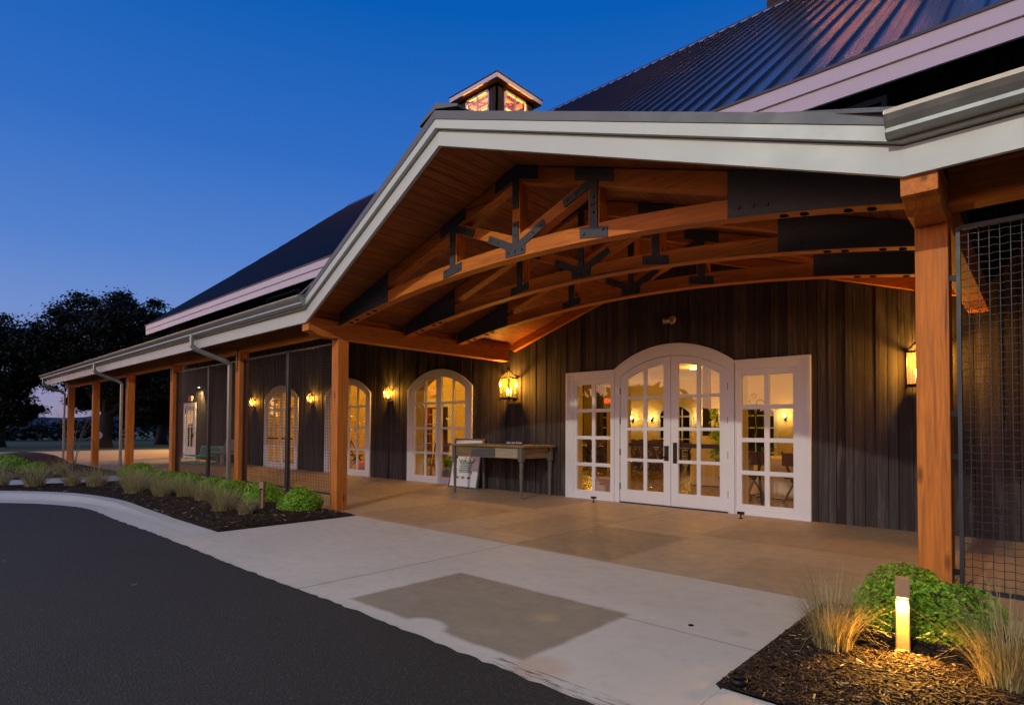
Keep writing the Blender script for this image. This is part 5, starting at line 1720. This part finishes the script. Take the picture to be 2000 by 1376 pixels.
tree((-46.0, 1.9, -.1), 1.0, 1.0, 90000, 71, "broad dark oak behind the far porch posts, tallest in the picture",
     [lat(-3.7, .5, 8.3, 1.9), lat(-1.9, -.4, 9.4, 1.9), lat(.1, .4, 9.7, 1.9), lat(1.9, -.3, 9.5, 1.9), lat(3.7, .4, 8.8, 1.9), lat(5.0, 0, 7.3, 1.8),
      lat(-4.6, 0, 6.4, 1.9), lat(-2.0, 1.0, 7.2, 2.1), lat(.5, -1.0, 7.4, 2.1), lat(3.0, 1.0, 7.0, 2.1), lat(-1.2, -.5, 5.2, 1.5),
      lat(1.5, -1.5, 5.2, 1.8), lat(4.2, 0, 5.0, 1.8), lat(5.4, .5, 3.9, 1.4), lat(-.6, 1.5, 4.8, 1.6), lat(3.2, -.8, 3.4, 1.2), lat(-2.4, 1.8, 3.6, 1.3), lat(.9, 2.4, 3.0, 1.5), lat(3.2, 1.9, 2.8, 1.4)], .25, 11.5)
tree((-52.0, -3.4, -.1), 1.0, 1.0, 60000, 72, "lower spreading tree at the left edge of the picture",
     [lat(-2.6, 0, 7.0, 1.9), lat(-.6, .5, 7.9, 1.9), lat(1.2, -.4, 7.7, 1.8), lat(2.6, 0, 6.6, 1.7), lat(-1.5, .4, 5.2, 2.0), lat(1.0, -.8, 5.2, 2.0), lat(3.2, .3, 5.6, 1.5),
      lat(-3.2, .4, 4.2, 1.7), lat(-.4, .6, 3.6, 1.3), lat(2.0, -.4, 2.6, 1.2), lat(-2, 0, 2.4, 1.3), lat(.4, 0, 2.2, 1.2), lat(-3.6, .3, 2.6, 1.2)], .25, 9.0)
tree((-54.0, 8.0, -.1), 1.0, 1.0, 46000, 73, "dark tree right of the tall oak, seen between the porch posts",
     [lat(-2.6, 0, 6.6, 1.9), lat(-.4, .5, 7.6, 2.0), lat(1.8, -.4, 7.4, 2.0), lat(3.6, 0, 6.4, 1.9), lat(-1.5, .4, 4.8, 2.0), lat(1.0, -.8, 4.9, 2.0), lat(4.2, .3, 4.4, 1.8),
      lat(-3.2, .4, 3.6, 1.5), lat(.6, .6, 3.0, 1.3), lat(5.6, 0, 5.6, 1.9)], .25, 9.0)


def wood_mass(name, label, pts, seed, leaf, n, thick):
    rr = random.Random(seed); mb = MB()
    L = [Vector(p[:2]) for p in pts]; hs = [p[2] for p in pts]

    def fn(q):
        i = q.randrange(len(L) - 1); u = q.random(); p = L[i].lerp(L[i + 1], u); h = hs[i] + (hs[i + 1] - hs[i]) * u
        h *= .72 + .28 * math.sin(p.x * .45 + p.y * .31) * math.sin(p.x * .17 + 1.3 * p.y * .11)
        return (p.x + q.gauss(0, thick), p.y + q.gauss(0, thick), h * q.random() ** .75), (0, 0, 1), q.random()
    leaf_cloud(mb, n, fn, leaf, rr)
    o = mb.build(name, m_treeleaf, recalc=False); o['kind'] = 'stuff'; o['label'] = label; o['category'] = 'woodland'
    return o


wood_mass("distant_wood", "dark hedge and woodland band beyond the road at left", [(-85, -22, 1.6), (-85, -8, 1.8), (-80, 4, 2.6), (-75, 22, 6), (-68, 40, 8)], 81, .7, 9000, 2.5)
wood_mass("distant_wood", "dense tree line across the drive, mirrored in the door glass", [(-95, -40, 15), (-70, -50, 13), (-46, -55, 11), (-34, -58, 7), (-30, -58, 5.5), (-18, -60, 4.5), (0, -62, 5.5), (25, -60, 5), (60, -55, 7)], 82, 1.8, 22000, 1.6)
hl = MB(); n = 60
pr_ = [(-420 + 3 * math.sin(i), -260 + 520 * i / n, 6.5 + 3 * math.sin(i * .35) + 1.2 * math.sin(i * 1.1)) for i in range(n + 1)]
for a, b in zip(pr_[:-1], pr_[1:]):
    hl.add([(a[0], a[1], -1), (b[0], b[1], -1), (b[0] - 25, b[1], b[2]), (a[0] - 25, a[1], a[2])], [(0, 1, 2, 3)])
    hl.add([(a[0] - 25, a[1], a[2]), (b[0] - 25, b[1], b[2]), (b[0] - 200, b[1], b[2] * .6), (a[0] - 200, a[1], a[2] * .6)], [(0, 1, 2, 3)])
setting(hl.build("hills", m_hill, smooth=True))

sl_ = thing("street_lamp", "tall car park lamp behind the viewer that throws the post shadows", "street lamp", (LAMP[0], LAMP[1] - .9, -.1))
b_ = MB(); b_.tube([(0, 0, 0), (0, 0, .5), (0, 0, 9.6)], [.11, .09, .06], 12); b_.build("pole", m_black, sl_)
b_ = MB(); b_.tube([(0, 0, 9.55), (0, .5, 9.75)], .035, 8); b_.build("arm", m_black, sl_)
b_ = MB(); b_.box(-.22, .22, .45, 1.3, 9.72, 9.82); b_.build("lamp_head", m_black, sl_, bevel=.02)
b_ = MB(); b_.box(-.17, .17, .6, 1.22, 9.70, 9.722); b_.build("lamp_lens", M_emit("street_lamp_lens", (1, .97, .8), 25), sl_)

sl_ = thing("street_lamp", "car park lamp round the left end of the barn that lights the paving amber", "street lamp", (-30.5, 8.5, -.1))
b_ = MB(); b_.tube([(0, 0, 0), (0, 0, .5), (0, 0, 5.4)], [.09, .07, .05], 12); b_.build("pole", m_black, sl_)
b_ = MB(); b_.lathe([(.05, 5.4), (.28, 5.52), (.30, 5.66), (.05, 5.78)], 18); b_.build("lamp_head", m_black, sl_)
b_ = MB(); b_.lathe([(.02, 5.46), (.20, 5.50), (.02, 5.505)], 18); b_.build("lamp_lens", m_amber, sl_)
pd_ = bpy.data.lights.new("amber_lamp_light", 'SPOT'); pd_.energy = 10000; pd_.color = (1, .52, .085); pd_.spot_size = R(150); pd_.spot_blend = .2; pd_.shadow_soft_size = .12
po_ = bpy.data.objects.new("amber_lamp_light", pd_); COL.objects.link(po_); po_.parent = sl_; po_.location = (-.25, -.25, 5.30)

# far yard lamp, oval sign, distant lights
fl = thing("yard_lamp", "tiny amber yard lamp on a pole at the far left", "street lamp", (-64, -1.6, -.1))
b_ = MB(); b_.tube([(0, 0, 0), (0, 0, 2.1)], .05, 8); b_.build("pole", m_black, fl)
b_ = MB(); b_.lathe([(.12, 2.1), (.16, 2.2), (.05, 2.32)], 10); b_.build("lamp_head", m_fartiny, fl)
ov = thing("oval_sign", "pale oval sign standing beyond the road between two porch posts", "sign", (-43.72, 1.02, -.1), R(48))
b_ = MB(); b_.tube([(0, 0, 0), (0, 0, .7)], .04, 6); b_.build("post", m_black, ov)
b_ = MB(); b_.prism([(  .30 * math.cos(2 * math.pi * i / 28), .92 + .27 * math.sin(2 * math.pi * i / 28)) for i in range(28)], 1, -.03, .03); b_.build("sign_face", m_ovalsign, ov)
for i, (x, y, z, m_) in enumerate(((-64.5, 16.2, 1.6, m_fartiny), (-64.5, 17.8, 1.7, m_farwhite), (-65, 20.1, 1.6, m_farwhite), (-65, 22.3, 1.3, m_farwhite))):
    t = thing("yard_lamp", ["amber pinpoint lamp among the trees between the middle posts", "brightest white pinpoint lamp among the trees", "white pinpoint lamp in the middle of the row among the trees", "dimmest white pinpoint lamp at the right end of the row among the trees"][i], "street lamp", (x, y, -.1), 0, "far lamps among the trees")
    b_ = MB(); b_.tube([(0, 0, 0), (0, 0, z)], .05, 6); b_.build("pole", m_black, t)
    b_ = MB(); b_.lathe([(.06, z), (.14, z + .08), (.04, z + .18)], 8); b_.build("lamp_head", m_, t)
